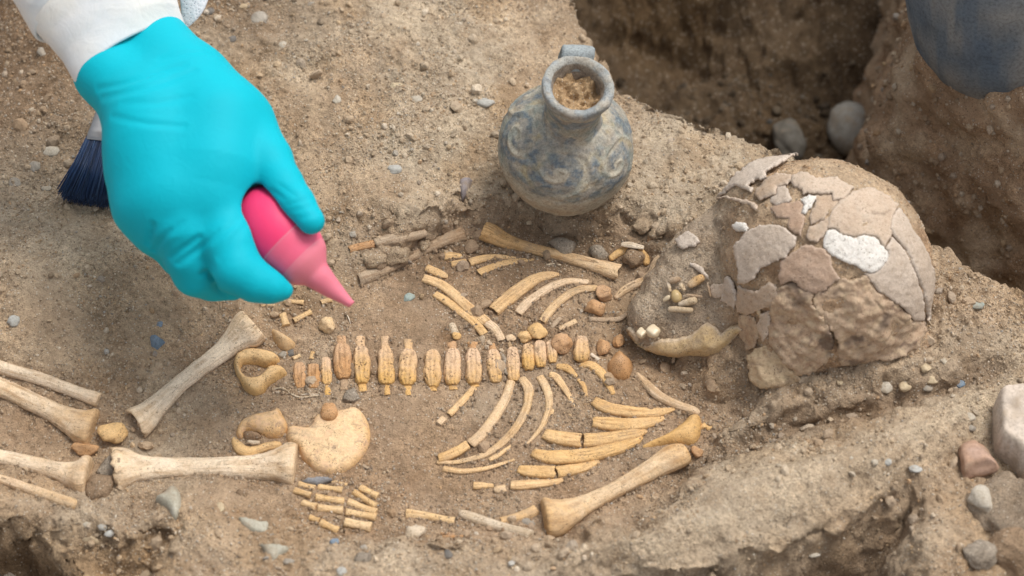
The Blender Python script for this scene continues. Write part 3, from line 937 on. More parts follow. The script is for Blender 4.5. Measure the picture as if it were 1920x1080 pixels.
# ribs of the upper side
U_RIBS = [
    ([(834, 480, 9), (848, 480, 7), (864, 480, 4)], M_RIB, 'stubby ochre rib end, uppermost left of the thin curved pair', 'broken', 'round'),
    ([(846, 496, 6), (860, 493, 5.5), (875, 490, 5)], M_RIB, 'short ochre rib stub, left end of the thin upper rib', 'broken', 'broken'),
    ([(880, 493, 8), (907, 485, 7), (935, 482, 5), (966, 484, 2.5)], M_RIB, 'thin tapering rib just below the upper arm bone by the jar', 'broken', 'round'),
    ([(898, 513, 8), (912, 506, 7), (932, 498, 6.5), (962, 491, 5.5), (1000, 487, 3)], M_RIB, 'second thin rib below the upper arm bone by the jar', 'broken', 'round'),
    ([(800, 502, 7), (812, 508, 8), (828, 515, 7), (838, 519, 4)], M_RIB, 'stubby rib end above the longest upper rib', 'broken', 'round'),
    ([(793, 522, 8), (815, 529, 9), (840, 543, 9.5), (880, 579, 10), (913, 606, 10)], M_RIB, 'longest ochre upper rib, slanting toward the middle of the spine', 'broken', 'broken'),
    ([(911, 604, 8.5), (926, 615, 8.5), (935, 627, 8), (941, 639, 8)], M_RIBPALE, 'pinkish broken piece ending the longest upper rib above the spine', 'broken', 'broken'),
    ([(816, 552, 7), (836, 564, 7.5), (857, 580, 7.5), (890, 606, 8), (909, 628, 8)], M_RIB, 'thin ochre rib lying below the longest upper rib', 'broken', 'broken'),
    ([(926, 583, 12), (942, 569, 13), (962, 553, 13), (1000, 526, 11), (1028, 517, 8), (1046, 515, 4)], M_RIB, 'broad ochre rib with a splintered right end, first of three parallel ribs', 'broken', 'broken'),
    ([(972, 588, 8), (983, 574, 9), (1002, 558, 8.5), (1034, 538, 8), (1067, 528, 6.5), (1102, 529, 5)], M_RIBPALE, 'pale curved rib in the middle of the three parallel ribs', 'broken', 'round'),
    ([(1016, 604, 8), (1026, 590, 8.5), (1042, 572, 8), (1067, 552, 7.5), (1092, 542, 7), (1118, 541, 6)], M_RIBPALE, 'pale curved rib running up to the two round bone knobs', 'broken', 'round'),
]
for i, (p, m, l, a, b) in enumerate(U_RIBS):
    bone('rib', p, m, l, 'rib', 'ribs above the spine', flat=.55, lift=.62, cap0=a, cap1=b, sup=2.6, seg=16, rough=.04)
# ribs of the lower side
L_RIBS = [
    ([(889, 728, 6), (872, 747, 6.5), (842, 778, 6.5)], M_RIB, 'straight slim rib slanting down from the seventh spine bone', 'round', 'broken'),
    ([(833, 784, 6.5), (822, 795, 6.5)], M_RIBPALE, 'square chip at the lower end of the straight slim rib', 'broken', 'broken'),
    ([(958, 717, 8.5), (953, 733, 9), (944, 754, 9.5), (922, 791, 10), (900, 818, 10), (882, 834, 9.5)], M_RIBPALE, 'broad pinkish rib hanging from the spine, left of the sickle shaped rib', 'round', 'broken'),
    ([(877, 834, 8.5), (858, 846, 9), (838, 855, 9), (822, 860, 8)], M_RIB, 'broken off lower piece of the broad pinkish rib', 'broken', 'broken'),
    ([(979, 711, 8), (990, 728, 9.5), (991, 745, 9), (984, 773, 8), (958, 814, 7), (914, 850, 6), (860, 866, 4), (821, 867, 4)], M_RIBPALE, 'long sickle shaped rib curving left to a thin point', 'round', 'round'),
    ([(1013, 708, 8), (1024, 728, 8.5), (1029, 745, 8), (1028, 768, 7), (1014, 803, 5), (986, 835, 1.8)], M_RIBPALE, 'curved rib fading to a thin tip, right of the sickle shaped rib', 'round', 'round'),
    ([(831, 879, 5.5), (868, 884, 5), (912, 878, 4), (940, 870, 3), (964, 862, 2)], M_RIB, 'thin rib lying flat at the foot of the sickle shaped rib', 'broken', 'round'),
    ([(919, 862, 4.5), (938, 851, 4.5), (962, 833, 2)], M_RIB, 'thin yellow rib sliver beside the tail of the sickle shaped rib', 'round', 'round'),
    ([(1032, 703, 6), (1042, 707, 7), (1054, 722, 6.5), (1068, 744, 5), (1075, 762, 3.5)], M_RIB, 'small bent rib, first to the right of the long curved ribs', 'round', 'round'),
    ([(1045, 687, 5), (1062, 690, 7.5), (1070, 696, 6), (1080, 706, 4)], M_OCHRE, 'stubby bent rib just under the small spine bones', 'round', 'round'),
    ([(1084, 712, 3), (1094, 723, 5), (1100, 744, 2.5)], M_RIB, 'tiny rib splinter left of the hooked neck rib', 'round', 'round'),
    ([(1088, 687, 5), (1104, 684, 8), (1122, 695, 9), (1137, 712, 8), (1144, 727, 6.5), (1149, 738, 5)], M_OCHRE, 'thick hooked neck rib below the oblong neck bone', 'round', 'round'),
    ([(1114, 752, 9), (1128, 760, 11), (1150, 768, 10.5), (1194, 774, 10.5), (1236, 773, 8), (1264, 767, 3)], M_RIB, 'topmost of the stacked broad ribs, just below the bowed collar bone', 'broken', 'round'),
    ([(1113, 791, 10), (1137, 795, 12), (1185, 797, 12.5), (1222, 791, 9), (1244, 784, 4)], M_RIB, 'second of the stacked broad ribs, square cut at its left end', 'broken', 'round'),
    ([(1021, 814, 10), (1036, 819, 12), (1053, 823, 13), (1088, 827, 13)], M_RIB, 'grey stained left piece of the third stacked rib', 'broken', 'broken'),
    ([(1094, 827, 13), (1137, 824, 13), (1186, 815, 10.5), (1210, 808, 5)], M_RIB, 'right piece of the third stacked rib beyond its crack', 'broken', 'round'),
    ([(999, 849, 8), (1016, 855, 11), (1039, 858, 12.5), (1095, 855, 13), (1150, 843, 12), (1190, 828, 8), (1202, 820, 5)], M_OCHRE, 'long deep ochre rib, fourth of the stacked broad ribs', 'broken', 'round'),
    ([(972, 880, 7), (985, 883, 10), (1011, 886, 11.5), (1040, 886, 11.5)], M_RIB, 'left piece of the fifth stacked rib before its crack', 'broken', 'broken'),
    ([(1045, 886, 11.5), (1075, 881, 10), (1100, 875, 8), (1122, 866, 4)], M_RIB, 'right piece of the fifth stacked rib', 'broken', 'round'),
    ([(957, 910, 8), (975, 910, 8.5), (1000, 908, 8), (1040, 904, 6), (1060, 897, 3)], M_RIB, 'lowest and thinnest of the stacked broad ribs', 'broken', 'round'),
    ([(888, 911, 7), (903, 911, 6), (924, 911, 3.5)], M_RIB, 'small flat rib end left of the lowest stacked rib', 'broken', 'round'),
    ([(928, 919, 6), (938, 918, 7), (948, 916, 6)], M_RIBPALE, 'crumbly rib chip under the left end of the lowest stacked rib', 'broken', 'broken'),
]
for i, (p, m, l, a, b) in enumerate(L_RIBS):
    bone('rib', p, m, l, 'rib', 'ribs below the spine', flat=.58, lift=.66, cap0=a, cap1=b, sup=2.6, seg=16, rough=.05)

# spine: each bone a body with its side processes
def vertebra(cx, cy, hw, hh, label, up=None, low=None, lean=0.0, mat=None, lift=.55, rim=True, group='spine bones in a row'):
    mat = mat or M_VERT
    hw *= 1.10
    rv = random.Random(int(cx * 7))
    pr = [(k_, f_ * (1 + rv.uniform(-.07, .07))) for k_, f_ in [(-1.0, .60), (-.90, .82), (-.6, .96), (-.2, 1.02), (.2, 1.03), (.6, .98), (.9, .82), (1.0, .60)]]
    lean += rv.uniform(-.06, .06)
    pts = [(cx + lean * k * hh, cy + k * hh * .93, hw * f) for k, f in pr]
    p, wd, ht = spec(pts, 40, lift, .95)
    V, F, t = tube(p, wd, ht, 44, 'blunt', 'blunt', 2.5, .08, .26, .14)
    o = mk('spine_bone', V, F, mat, label, 'spine bone', group, dirt=PITM[0] * .35, stain=np.clip(1.0 * t - .30, -.2, .9) + 0 * V[:, 0])
    for q, sg in ((up, -1), (low, 1)):
        if not q: continue
        L, hw2, m2 = q
        y0 = cy + sg * (hh - 2)
        x0 = cx + lean * sg * hh
        pp = [(x0, y0 + sg * 3, hw * .52), (x0 + sg * .5, y0 + sg * 6, hw * .50), (x0 + sg, y0 + sg * L * .55, hw2), (x0 + sg * 1.5, y0 + sg * L, hw2 * 1.05)]
        p, wd, ht = spec(pp, 10, .3, .6)
        V, F, t = tube(p, wd, ht, 14, 'round', 'broken', 2.4, .12)
        mk('side_process', V, F, m2 or mat, parent=o, stain=np.full(len(V), .8 if sg > 0 else 0.05))
    return o

vertebra(562, 706, 11, 25, 'small eroded tail bone at the left end of the spine', lift=.35, mat=M_EPI)
vertebra(588, 706, 11, 25, 'second small eroded tail bone from the left end of the spine', lift=.35, mat=M_EPI)
vertebra(612, 697, 9.5, 27, 'slim crumbling tail bone beside the first large spine bone', low=(20, 7, None), lift=.35, lean=.1)
vertebra(643, 680, 15, 32, 'large soil crusted spine bone at the left end of the row', up=(18, 9, None), low=(24, 8, M_DUSTY), lean=.08, mat=M_EPI)
vertebra(678, 687, 15, 34, 'large spine bone with a dark hole in its upper middle', up=(22, 9, None), low=(18, 8, M_OCHRE))
vertebra(724, 689, 14.5, 34, 'large spine bone with the narrowest pointed lower process', up=(24, 8, None), low=(20, 5.5, M_OCHRE))
vertebra(765, 691, 15, 33, 'large barrel shaped spine bone, fourth of the large ones from the left', up=(21, 8, None), low=(20, 6, M_OCHRE))
vertebra(811, 693, 14.5, 34, 'greyish spine bone with a yellow foot and no upper process', low=(10, 7, M_OCHRE), lean=-.02)
vertebra(849, 690, 14.5, 34, 'spine bone in the middle of the row with an orange rim on top', up=(15, 10, M_EPI), low=(10, 9, M_OCHRE))
vertebra(888, 689, 14, 33, 'spine bone with a triangular dark pit, above the straight slim rib', up=(14, 10, M_EPI), low=(8, 9, M_OCHRE), lean=.03)
vertebra(927, 688, 12.5, 31, 'yellow footed spine bone beside a grey soil crust', up=(14, 6, M_EPI), lean=.05)
vertebra(962, 684, 11.5, 32, 'tall narrow spine bone with a long dark slit', lean=.02)
vertebra(991, 671, 11, 24, 'short spine bone under the two orange knobs', lean=.08, lift=.65)
vertebra(1013, 665, 11, 24, 'short spine bone with a dark figure eight slit', lean=.06, lift=.65)
vertebra(1034, 661, 9.5, 20, 'narrowest neck bone beside the cracked round knob', lean=.06, lift=.65)
vertebra(1090, 656, 13, 22, 'oblong neck bone with a black slot, standing apart from the row', lean=-.03, lift=.7)
for (cx, cy, a, b, l, m, sd) in [
    (985, 631, 13.5, 13, 'small round orange knob, left of the joined pair on the spine', M_OCHRE, 1), (1008, 623, 18, 18, 'large round orange knob, right of the joined pair on the spine', M_OCHRE, 2),
    (1054, 645, 19, 20, 'round pinkish knob with a crack on the neck end of the spine', M_EPI, 3), (1131, 550, 19, 16, 'orange round knob at the tip of the pale upper rib', M_EPI, 4),
    (1118, 578, 19, 15, 'brown round knob lying below another knob near the pale upper rib', M_EPI, 5), (1130, 651, 13, 17, 'faceted pinkish knob between the neck bone and the jaw', M_EPI, 6),
    (613, 610, 15, 18, 'lumpy ochre bone lump below the pink nozzle tip', M_HANDB, 7), (1307, 847, 12, 12, 'little round bone bead at the head of the lower upper arm bone', M_EPI, 8),
    (856, 630, 8, 8, 'bright orange bead above the middle of the spine', M_OCHRE, 9), (211, 813, 29, 20, 'yellow oval knee bone between the shin and thigh bones', M_OCHRE, 10),
    (160, 841, 26, 14, 'reddish oval knee bone between the two shin bones', M_EPI, 11), (779, 1000, 22, 21, 'cream egg shaped pitted bone below the slim forearm bone', M_PALE, 12),
    (1320, 800, 9, 7, 'orange fragment right of the triangular shoulder blade piece', M_OCHRE, 13), (1160, 640, 11, 14, 'flat pinkish bone lump touching the tip of the jaw', M_EPI, 14), (1192, 578, 13, 13, 'olive stained tooth lump left of the face', M_DUSTY, 15)]:
    V, F = stone(cx, cy, a, b, .5, .85, sd, 3, 4, .24)
    mk('knob_bone', V, F, m, l, 'bone', 'rounded joint bones', stain=np.zeros(len(V)))
bone('bone_chip', [(847, 610, 7), (851, 618, 7.5), (855, 627, 7)], M_PALE, 'whitish peg joined to the bright orange bead', group='bone chips')
V, F, t = pillow(zX((640, 620), (690, 560), (750, 500), (830, 540), (900, 620), (880, 720), (850, 760), (770, 770), (690, 740), (650, 690)), .012, .009, dome=.7, seed=8)
mk('shell_bone', V, F, M_EPI, 'ochre shell like neck bone under the tip of the jaw', 'bone', 'rounded joint bones', stain=.5 - .8 * t)
for p, l, m in [([(1034, 615, 3), (1041, 606, 5), (1050, 596, 5)], 'forked grey splinter above the cracked round knob', M_DUSTY), ([(1048, 617, 4), (1064, 610, 5), (1080, 602, 5)], 'pale peg shaped splinter right of the forked grey splinter', M_RIBPALE),
                ([(1108, 664, 3.5), (1124, 675, 4)], 'white splinter right of the oblong neck bone', M_PALE), ([(950, 636, 6), (958, 633, 7), (966, 638, 5)], 'pale wedge touching the left orange knob', M_RIBPALE),
                ([(1105, 598, 5), (1135, 600, 5), (1160, 598, 5), (1175, 590, 5)], 'long pale jaw splinter left of the face', M_DUSTY), ([(1024, 497, 2), (1040, 495, 2.5), (1052, 497, 1.5)], 'needle thin white splinter above the broad splintered rib', M_PALE),
                ([(826, 1000, 2.5), (840, 1001, 3), (852, 1002, 2)], 'upper orange splinter right of the egg shaped bone', M_EPI), ([(830, 1006, 3), (852, 1007, 3), (868, 1005, 2)], 'lower orange splinter right of the egg shaped bone', M_EPI),
                ([(1336, 801, 4), (1324, 803, 5)], 'pointed orange splinter at the outer end of the shoulder blade piece', M_OCHRE), ([(1038, 764, 2.5), (1034, 778, 4)], 'small yellow splinter beside the fading curved rib', M_RIB),
                ([(680, 872, 3), (700, 884, 2)], 'grey splinter right of the hip plate', M_DUSTY)]:
    bone('bone_splinter', p, m, l, 'bone splinter', 'small bone splinters', flat=.6, lift=.8, cap0='broken', cap1='broken', seg=10, rough=.15)

# hips
V, F, t = pillow(zE((447, 250), (470, 218), (520, 211), (585, 225), (625, 205), (652, 150), (690, 120), (760, 105), (850, 95), (930, 68), (985, 95), (1035, 170), (1056, 270), (1035, 370), (975, 455), (900, 520), (805, 555), (720, 552), (655, 535), (615, 490), (560, 440), (530, 370), (480, 335), (447, 300)), .0085, .005, dome=.45, rough=.0006, seed=11)
il = mk('hip_plate', V, F, M_ILIUM, 'large fan shaped hip bone plate, pitted and yellow, above the hand bones', 'bone', 'hip bones', stain=.45 - .7 * t)
V, F = stone(*zE((765, 130))[0], 17, 19, 1.3, .8, 21, 3, 1, .15)
mk('knob_bone', V, F, M_EPI, 'knob of crusted bone sitting on top of the fan shaped hip plate', 'bone', 'rounded joint bones', stain=np.linspace(0, .4, len(V)))
V, F, t = pillow(zS((98, 600), (160, 525), (270, 490), (400, 502), (510, 540), (562, 590), (540, 640), (430, 668), (330, 640), (210, 640), (165, 680), (190, 745), (260, 798), (350, 790), (410, 740), (440, 690), (520, 670), (615, 700), (630, 745), (545, 795), (445, 860), (390, 930), (300, 950), (215, 905), (150, 800), (105, 700)), .008, .0035, step=.0013, dome=.2, rough=.0008, seed=13)
mk('hip_hook', V, F, M_OCHRE, 'C shaped ochre hip bone right of the slanting thigh bone', 'bone', 'hip bones', stain=.5 - .8 * t)
V, F, t = pillow(zS((465, 275), (500, 270), (560, 300), (630, 345), (715, 420), (700, 465), (625, 500), (545, 455), (490, 385)), .009, .007, seed=14)
mk('hip_piece', V, F, M_ARM, 'curved tan hip piece at the upper end of the slanting thigh bone', 'bone', 'hip bones', stain=.3 - .4 * t)
V, F, t = pillow(zE((83, 255), (110, 190), (165, 148), (255, 122), (345, 106), (388, 82), (425, 135), (457, 205), (440, 262), (390, 292), (320, 288), (260, 268), (200, 246), (152, 255), (130, 300), (100, 295)), .0085, .005, step=.0013, dome=.4, seed=15)
mk('hip_hook', V, F, M_ILIUM, 'hooked ochre hip bone lying left of the fan shaped plate', 'bone', 'hip bones', stain=.3 - .6 * t)
bone('hip_hook', [z for z in zE((72, 320, 16), (85, 350, 32), (120, 395, 42), (180, 418, 44), (250, 400, 38), (320, 375, 32), (380, 368, 32), (398, 366, 26))], M_OCHRE, 'curved orange hip bone just above the level thigh bone', group='hip bones', flat=.85, lift=.6, seg=22)
bone('tooth', zE((178, 340, 14), (215, 345, 16), (250, 345, 13)), M_PALE, 'white tooth like chip lying in the hollow of the curved orange hip bone', 'tooth', 'loose teeth', lift=2.2)
V, F, t = pillow(zE((120, 240), (135, 255), (250, 265), (270, 300), (225, 320), (150, 315)), .006, .004, seed=16)
mk('soil_clod', V, F, soil_mat('clod soil', base=tuple(BROWN * 1.2)), 'brown soil lump caught between the two hooked hip bones', 'soil clod', 'soil clods among the bones')

# hand bones
HB = [((535, 645), (660, 675), 21, 'finger bone in the top row, left joint, under the grey slate chip'), ((672, 665), (860, 692), 24, 'long finger bone in the top row beside the grey slate chip'),
      ((505, 690), (628, 728), 24, 'finger bone at the far left of the second row'), ((655, 742), (868, 772), 27, 'long pinkish finger bone in the second row'),
      ((566, 782), (664, 812), 26, 'finger bone at the left of the third row'), ((668, 818), (860, 838), 31, 'longest and palest finger bone, in the third row'),
      ((615, 885), (688, 912), 22, 'tiny thumb tip bone, lowest left of the hand'), ((697, 922), (825, 985), 29, 'flared thumb bone beside the tiny thumb tip'),
      ((985, 672), (1115, 738), 28, 'square palm bone at the upper right of the hand'), ((932, 700), (1105, 812), 25, 'slim palm bone, second from the upper right of the hand'),
      ((888, 772), (1105, 855), 28, 'slim palm bone in the middle of the fan of palm bones'), ((872, 846), (1105, 890), 28, 'palm bone just above the thickest palm bone'),
      ((868, 922), (1065, 962), 36, 'thickest palm bone, lowest right of the hand'), ((775, 630), (895, 655), 16, 'half buried palm bone at the top right of the hand')]
for (a, b, wpx, l) in HB:
    a, b = np.array(a, float), np.array(b, float)
    pts = zE(*[tuple(a + (b - a) * k) + (wpx * f,) for k, f in ((.04, 1.0), (.2, .98), (.5, .84), (.8, .95), (.96, 1.08))])
    bone('finger_bone', pts, M_HANDB, l, 'hand bone', 'hand bones', flat=.8, lift=.75 if 'half' not in l else .2, cap0='blunt', cap1='blunt', seg=16, rough=.06)
UB = [((365, 70), (520, 66), 14, 'flat finger bone half hidden under the gloved finger tips'), ((600, 22), (810, 38), 26, 'pale finger bone right of the gloved finger tip'), ((975, 40), (1090, 8), 30, 'short ochre finger bone beside the pink nozzle'),
      ((590, 150), (632, 275), 45, 'upright two toned finger bone above the C shaped hip bone'), ((700, 225), (885, 130), 30, 'slanting finger bone left of the lumpy ochre bone lump'), ((695, 610), (770, 575), 22, 'small pale chip above the eroded tail bones'), ((880, 620), (900, 540), 26, 'small ochre stump above the second eroded tail bone')]
for (a, b, wpx, l) in UB:
    a, b = np.array(a, float), np.array(b, float)
    pts = zS(*[tuple(a + (b - a) * k) + (wpx * f,) for k, f in ((.04, 1.0), (.3, .9), (.7, .9), (.96, 1.05))])
    bone('finger_bone', pts, M_HANDB, l, 'hand bone', 'scattered hand bones', flat=.75, lift=.7, cap0='broken', cap1='blunt', seg=16, rough=.1)
# rootlets
for i, (p, l) in enumerate([(zS((490, 920, 6), (550, 905, 7), (610, 912, 7), (660, 950, 7), (720, 985, 8), (800, 1000, 8), (900, 985, 8), (975, 982, 6)), 'pale dry rootlet curling below the C shaped hip bone'),
                            (zS((760, 985, 5), (830, 965, 6), (900, 968, 6), (965, 970, 5)), 'short straight rootlet beside the curling rootlet'), (zS((1230, 140, 5), (1260, 190, 6), (1280, 250, 4)), 'thin white rootlet below the pink nozzle tip')]):
    bone('rootlet', p, M_PALE, l, 'rootlet', 'dry rootlets', flat=.9, lift=1.6, seg=8, rough=.1)
# ------------------------------------------------------------------ the skull: soil filled core, loose plates of bone lying on it
SKC = pos(1542, 505, .040)
KS = scale(SKC)
def ell(X, c, r, ang=0.0, tilt=0.0):
    q = X - c
    ca, sa = math.cos(ang), math.sin(ang)
    q = np.column_stack([q[:, 0] * ca + q[:, 1] * sa, -q[:, 0] * sa + q[:, 1] * ca, q[:, 2]])
    r = np.asarray(r)
    k0 = np.linalg.norm(q / r, axis=1)
    k1 = np.linalg.norm(q / (r * r), axis=1) + 1e-9
    return k0 * (k0 - 1) / k1
def sp(px, py, z): return pos(px, py, z)
def skull_sdf(X):
    ds = [ell(X, SKC, (209 / KS, 196 / KS, .083), R(-28)),
          ell(X, sp(1392, 470, .030), (.037, .034, .032)),
          ell(X, sp(1446, 402, .052), (.040, .037, .040)),
          ell(X, sp(1322, 548, .012), (.044, .038, .034)),
          ell(X, sp(1342, 498, .018), (.037, .036, .038)),
          ell(X, sp(1264, 592, .003), (.035, .030, .022)),
          ell(X, sp(1350, 612, .006), (.030, .026, .024)),
          ell(X, sp(1418, 640, .002), (.028, .024, .022)),
          ell(X, sp(1395, 570, .024), (.026, .022, .026)),
          ell(X, sp(1500, 632, .030), (.030, .026, .030)),
          ell(X, sp(1452, 694, .010), (.021, .017, .021)),
          ell(X, sp(1640, 640, .010), (.045, .030, .030))]
    return smin(ds, .0045)
_hp = np.array([(1497, 456, 13), (1443, 515, 13), (1452, 505, 10), (1418, 341, 10), (1446, 320, 9), (1457, 316, 7), (1449, 381, 9), (1536, 457, 9), (1478, 478, 7), (1562, 505, 9), (1580, 516, 10), (1600, 520, 8), (1287, 470, 8), (1300, 474, 9), (1500, 345, 6), (1530, 420, 6)], float)
HOLES = trace(skull_sdf, _hp[:, 0], _hp[:, 1]); HOLR = _hp[:, 2] / KS
def core_sdf(X):
    d = skull_sdf(X) + .0012 + .0017 * fb3(X, 75, 3, 7) + .0011 * (1 - np.abs(fb3(X, 190, 2, 9)))
    for h_, r_ in zip(HOLES, HOLR):
        d = np.maximum(d, r_ - np.linalg.norm(X - h_, axis=1))
    return d

ANCH = np.array([SKC[0], SKC[1], 0.0])
skull = empty('skull', ANCH, 'broken brown skull lying on its side, packed with soil, cracked plates on its crown', 'skull')
lo = np.array([SKC[0] - .150, SKC[1] - .112, -.03]); hi = np.array([SKC[0] + .100, SKC[1] + .095, .135])
V, F = surface_net(core_sdf, lo, hi, .0021)
V = V + grad(skull_sdf, V) * (.0006 * fb3(V, 420, 2, 3))[:, None]
rgc = np.random.default_rng(5)
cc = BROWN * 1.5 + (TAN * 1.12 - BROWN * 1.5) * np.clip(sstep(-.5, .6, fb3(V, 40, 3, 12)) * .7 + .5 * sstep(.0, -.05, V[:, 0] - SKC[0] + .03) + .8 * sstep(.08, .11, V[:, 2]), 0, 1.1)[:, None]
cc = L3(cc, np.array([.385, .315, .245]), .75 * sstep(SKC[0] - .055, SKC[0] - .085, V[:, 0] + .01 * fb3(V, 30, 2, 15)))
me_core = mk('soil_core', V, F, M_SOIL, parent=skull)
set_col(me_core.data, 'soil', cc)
# grains stuck in the exposed soil
sel = rgc.choice(len(V), 2600)
GN = grad(skull_sdf, V[sel])
gr = .0005 + .0014 * rgc.uniform(0, 1, len(sel)) ** 3
bv, bf = OCT
GV = (V[sel][:, None] + bv[None] * (gr[:, None, None] * rgc.uniform(.6, 1.3, (len(sel), 6, 3)))).reshape(-1, 3)
GFc = (bf[None] + (np.arange(len(sel)) * 6)[:, None, None]).reshape(-1, 3)
gc = np.repeat(PAL[rgc.choice(len(PAL), len(sel), p=PALW)] * .75 + cc[sel] * .25, 6, 0)
mk('soil_grains', GV, GFc, M_GRAIN, parent=skull, kind='stuff', smooth=False, col=gc)

M_PL_GREY = bone_mat('grey skull plate', (.60, .52, .45), (.49, .395, .315), .40, dust=(.33, .27, .21), dustamt=.35, pits=.12)
M_PL_TAN = bone_mat('tan skull plate', (.58, .475, .385), (.46, .34, .245), .45, dust=(.40, .345, .28), dustamt=.35, pits=.15)
M_PL_PINK = bone_mat('pinkish skull plate', (.52, .40, .32), (.42, .285, .20), .5, dust=(.30, .235, .175), dustamt=.3, pits=.2)
M_PL_WHITE = bone_mat('white skull patch', (.74, .715, .68), (.66, .62, .56), .2, dust=(.52, .48, .42), dustamt=.3, pits=.35)
M_PL_BROWN = bone_mat('mottled brown skull bone', (.52, .395, .29), (.41, .275, .18), .45, dust=(.42, .33, .235), dustamt=.75, pits=.35, spots=(.085, .062, .052), mottle=(.56, .43, .29))
M_PL_LUMP = bone_mat('mottled ear bone', (.56, .43, .29), (.44, .30, .18), .4, dust=(.48, .375, .25), dustamt=.6, pits=.6, spots=(.075, .055, .045), mottle=(.62, .49, .32))

def plate(poly, mat, off=.0006, th=.0022, step=.0012, cracks=(), label=None, tilt=None, seed=0, jag=.9, curl=.0002, lump=.0006, parent=None, name='skull_plate', edge=.0004):
    P = np.array([q[:2] for q in poly], float)
    P = P.mean(0) + (P - P.mean(0)) * (1 + 1.3 / (np.linalg.norm(P - P.mean(0), axis=1)[:, None] + 1e-6))
    B = resample(P, step * KS * .6)
    rj = np.random.default_rng(seed + 50)
    nb = np.linspace(0, 1, len(B), endpoint=False)
    j = np.column_stack([fb2(B[:, 0], B[:, 1], .16, 3, 1, .7), fb2(B[:, 0], B[:, 1], .16, 3, 31, .7)]) * jag * 1.6
    B = B + j
    V2, F, rim = fill(B, step * KS)
    d = np.maximum(sdpoly(V2[:, 0], V2[:, 1], B.tolist()), 0) / KS
    d[rim] = 0
    S = trace(skull_sdf, V2[:, 0], V2[:, 1])
    n = grad(skull_sdf, S)
    t = np.clip(d / edge, 0, 1)
    o = off * .5 + lump * fb3(S + seed, 60, 4, seed, .6) + curl * (d / (d.max() + 1e-9)) + .00025 * fb3(S, 300, 2, seed + 2)
    if tilt is not None:
        ax_, amt = tilt
        q = V2 @ np.array(ax_); q = (q - q.min()) / (np.ptp(q) + 1e-9)
        o = o + amt * q ** 2
    cr = np.zeros(len(S))
    for line in cracks:
        L_ = np.array(line, float)
        for a_, b_ in zip(L_[:-1], L_[1:]):
            e_ = b_ - a_
            w_ = V2 + 2.2 * np.column_stack([fb2(V2[:, 0], V2[:, 1], .09, 3, 4), fb2(V2[:, 0], V2[:, 1], .09, 3, 14)])
            u_ = np.clip(((w_ - a_) @ e_) / (e_ @ e_), 0, 1)
            cr = np.maximum(cr, np.exp(-(np.linalg.norm(w_ - a_ - u_[:, None] * e_, axis=1) / 1.7) ** 2))
    o = o - .0007 * cr
    top = S + n * (o - .0006 * (1 - t) ** 2)[:, None]
    bot = S + n * (o - th)[:, None]
    m = len(V2)
    Vv = np.vstack([top, bot])
    FF = []
    # outward orientation
    a, b, c_ = top[F[0][0]], top[F[0][1]], top[F[0][2]]
    fl = np.mean([np.dot(np.cross(top[f[1]] - top[f[0]], top[f[2]] - top[f[0]]), n[f[0]]) for f in F[:40]]) < 0
    if fl: F = [f[::-1] for f in F]
    FF += F
    for a, b in rim_loop(F): FF.append([b, a, a + m, b + m])
    FF += [[i + m for i in f[::-1]] for f in F]
    t2 = np.clip(d / .0022, 0, 1)
    st = np.concatenate([-.75 * (1 - t2) ** 2, np.full(m, -.3)])
    return mk(name, Vv, FF, mat, label, parent=parent or skull, stain=st, dirt=np.concatenate([.55 * cr, np.zeros(m)]))

plate(zA((340, 232), (500, 130), (640, 75), (800, 52), (815, 78), (790, 120), (720, 140), (640, 180), (592, 210), (560, 232), (572, 268), (480, 280), (430, 310), (468, 340), (450, 368), (380, 345), (320, 322), (200, 395), (175, 410)), M_PL_GREY, .0016, .0022, label='pale grey flap lifted at its right end on top of the crown', tilt=((1, -.5), .0035), seed=1)
plate(zA((480, 372), (560, 292), (640, 232), (758, 242), (768, 270), (716, 308), (650, 330), (640, 378), (590, 405), (520, 428), (490, 408)), M_PL_TAN, .0020, .002, seed=2, label='tan plate with a ragged white edge')
plate(zA((655, 335), (712, 322), (752, 400), (765, 430), (650, 468), (590, 442), (600, 410), (645, 385)), M_PL_GREY, .0004, .002, seed=3)
plate([(1486, 329), (1507, 322), (1531, 336), (1556, 332), (1566, 333), (1601, 350), (1593, 360), (1577, 374), (1561, 376), (1559, 362), (1520, 362), (1507, 364), (1505, 355), (1491, 349), (1484, 340)], M_PL_TAN, .0018, .0024, seed=4)
plate([(1512, 368), (1522, 366), (1559, 365), (1574, 378), (1560, 391), (1549, 401), (1544, 411), (1530, 414), (1522, 419), (1518, 405), (1526, 388), (1530, 378)], M_PL_TAN, .0006, .002, seed=5)
plate([(1512, 438), (1517, 426), (1541, 415), (1554, 406), (1559, 414), (1552, 426), (1543, 442), (1531, 453), (1514, 448)], M_PL_TAN, .0003, .002, seed=6)
plate(zA((842, 430), (900, 402), (958, 412), (920, 470), (870, 540), (842, 520), (862, 470)), M_PL_WHITE, .0010, .0016, seed=7, label='small white splinter of inner bone')
plate(zA((600, 490), (690, 452), (830, 440), (855, 470), (832, 530), (862, 560), (850, 620), (830, 715), (760, 665), (722, 628), (748, 580), (650, 560)), M_PL_PINK, -.0006, .002, seed=8, label='sunken reddish brown plate')
plate(zA((330, 802), (420, 692), (520, 638), (640, 632), (710, 660), (798, 732), (788, 788), (740, 830), (720, 888), (640, 905), (570, 950), (530, 958), (490, 1040), (430, 1072), (378, 1078), (375, 980), (345, 880)), M_PL_GREY, .0028, .0024, seed=9, label='big pale forehead plate with white chalky rim', tilt=((-.6, .8), .0025))
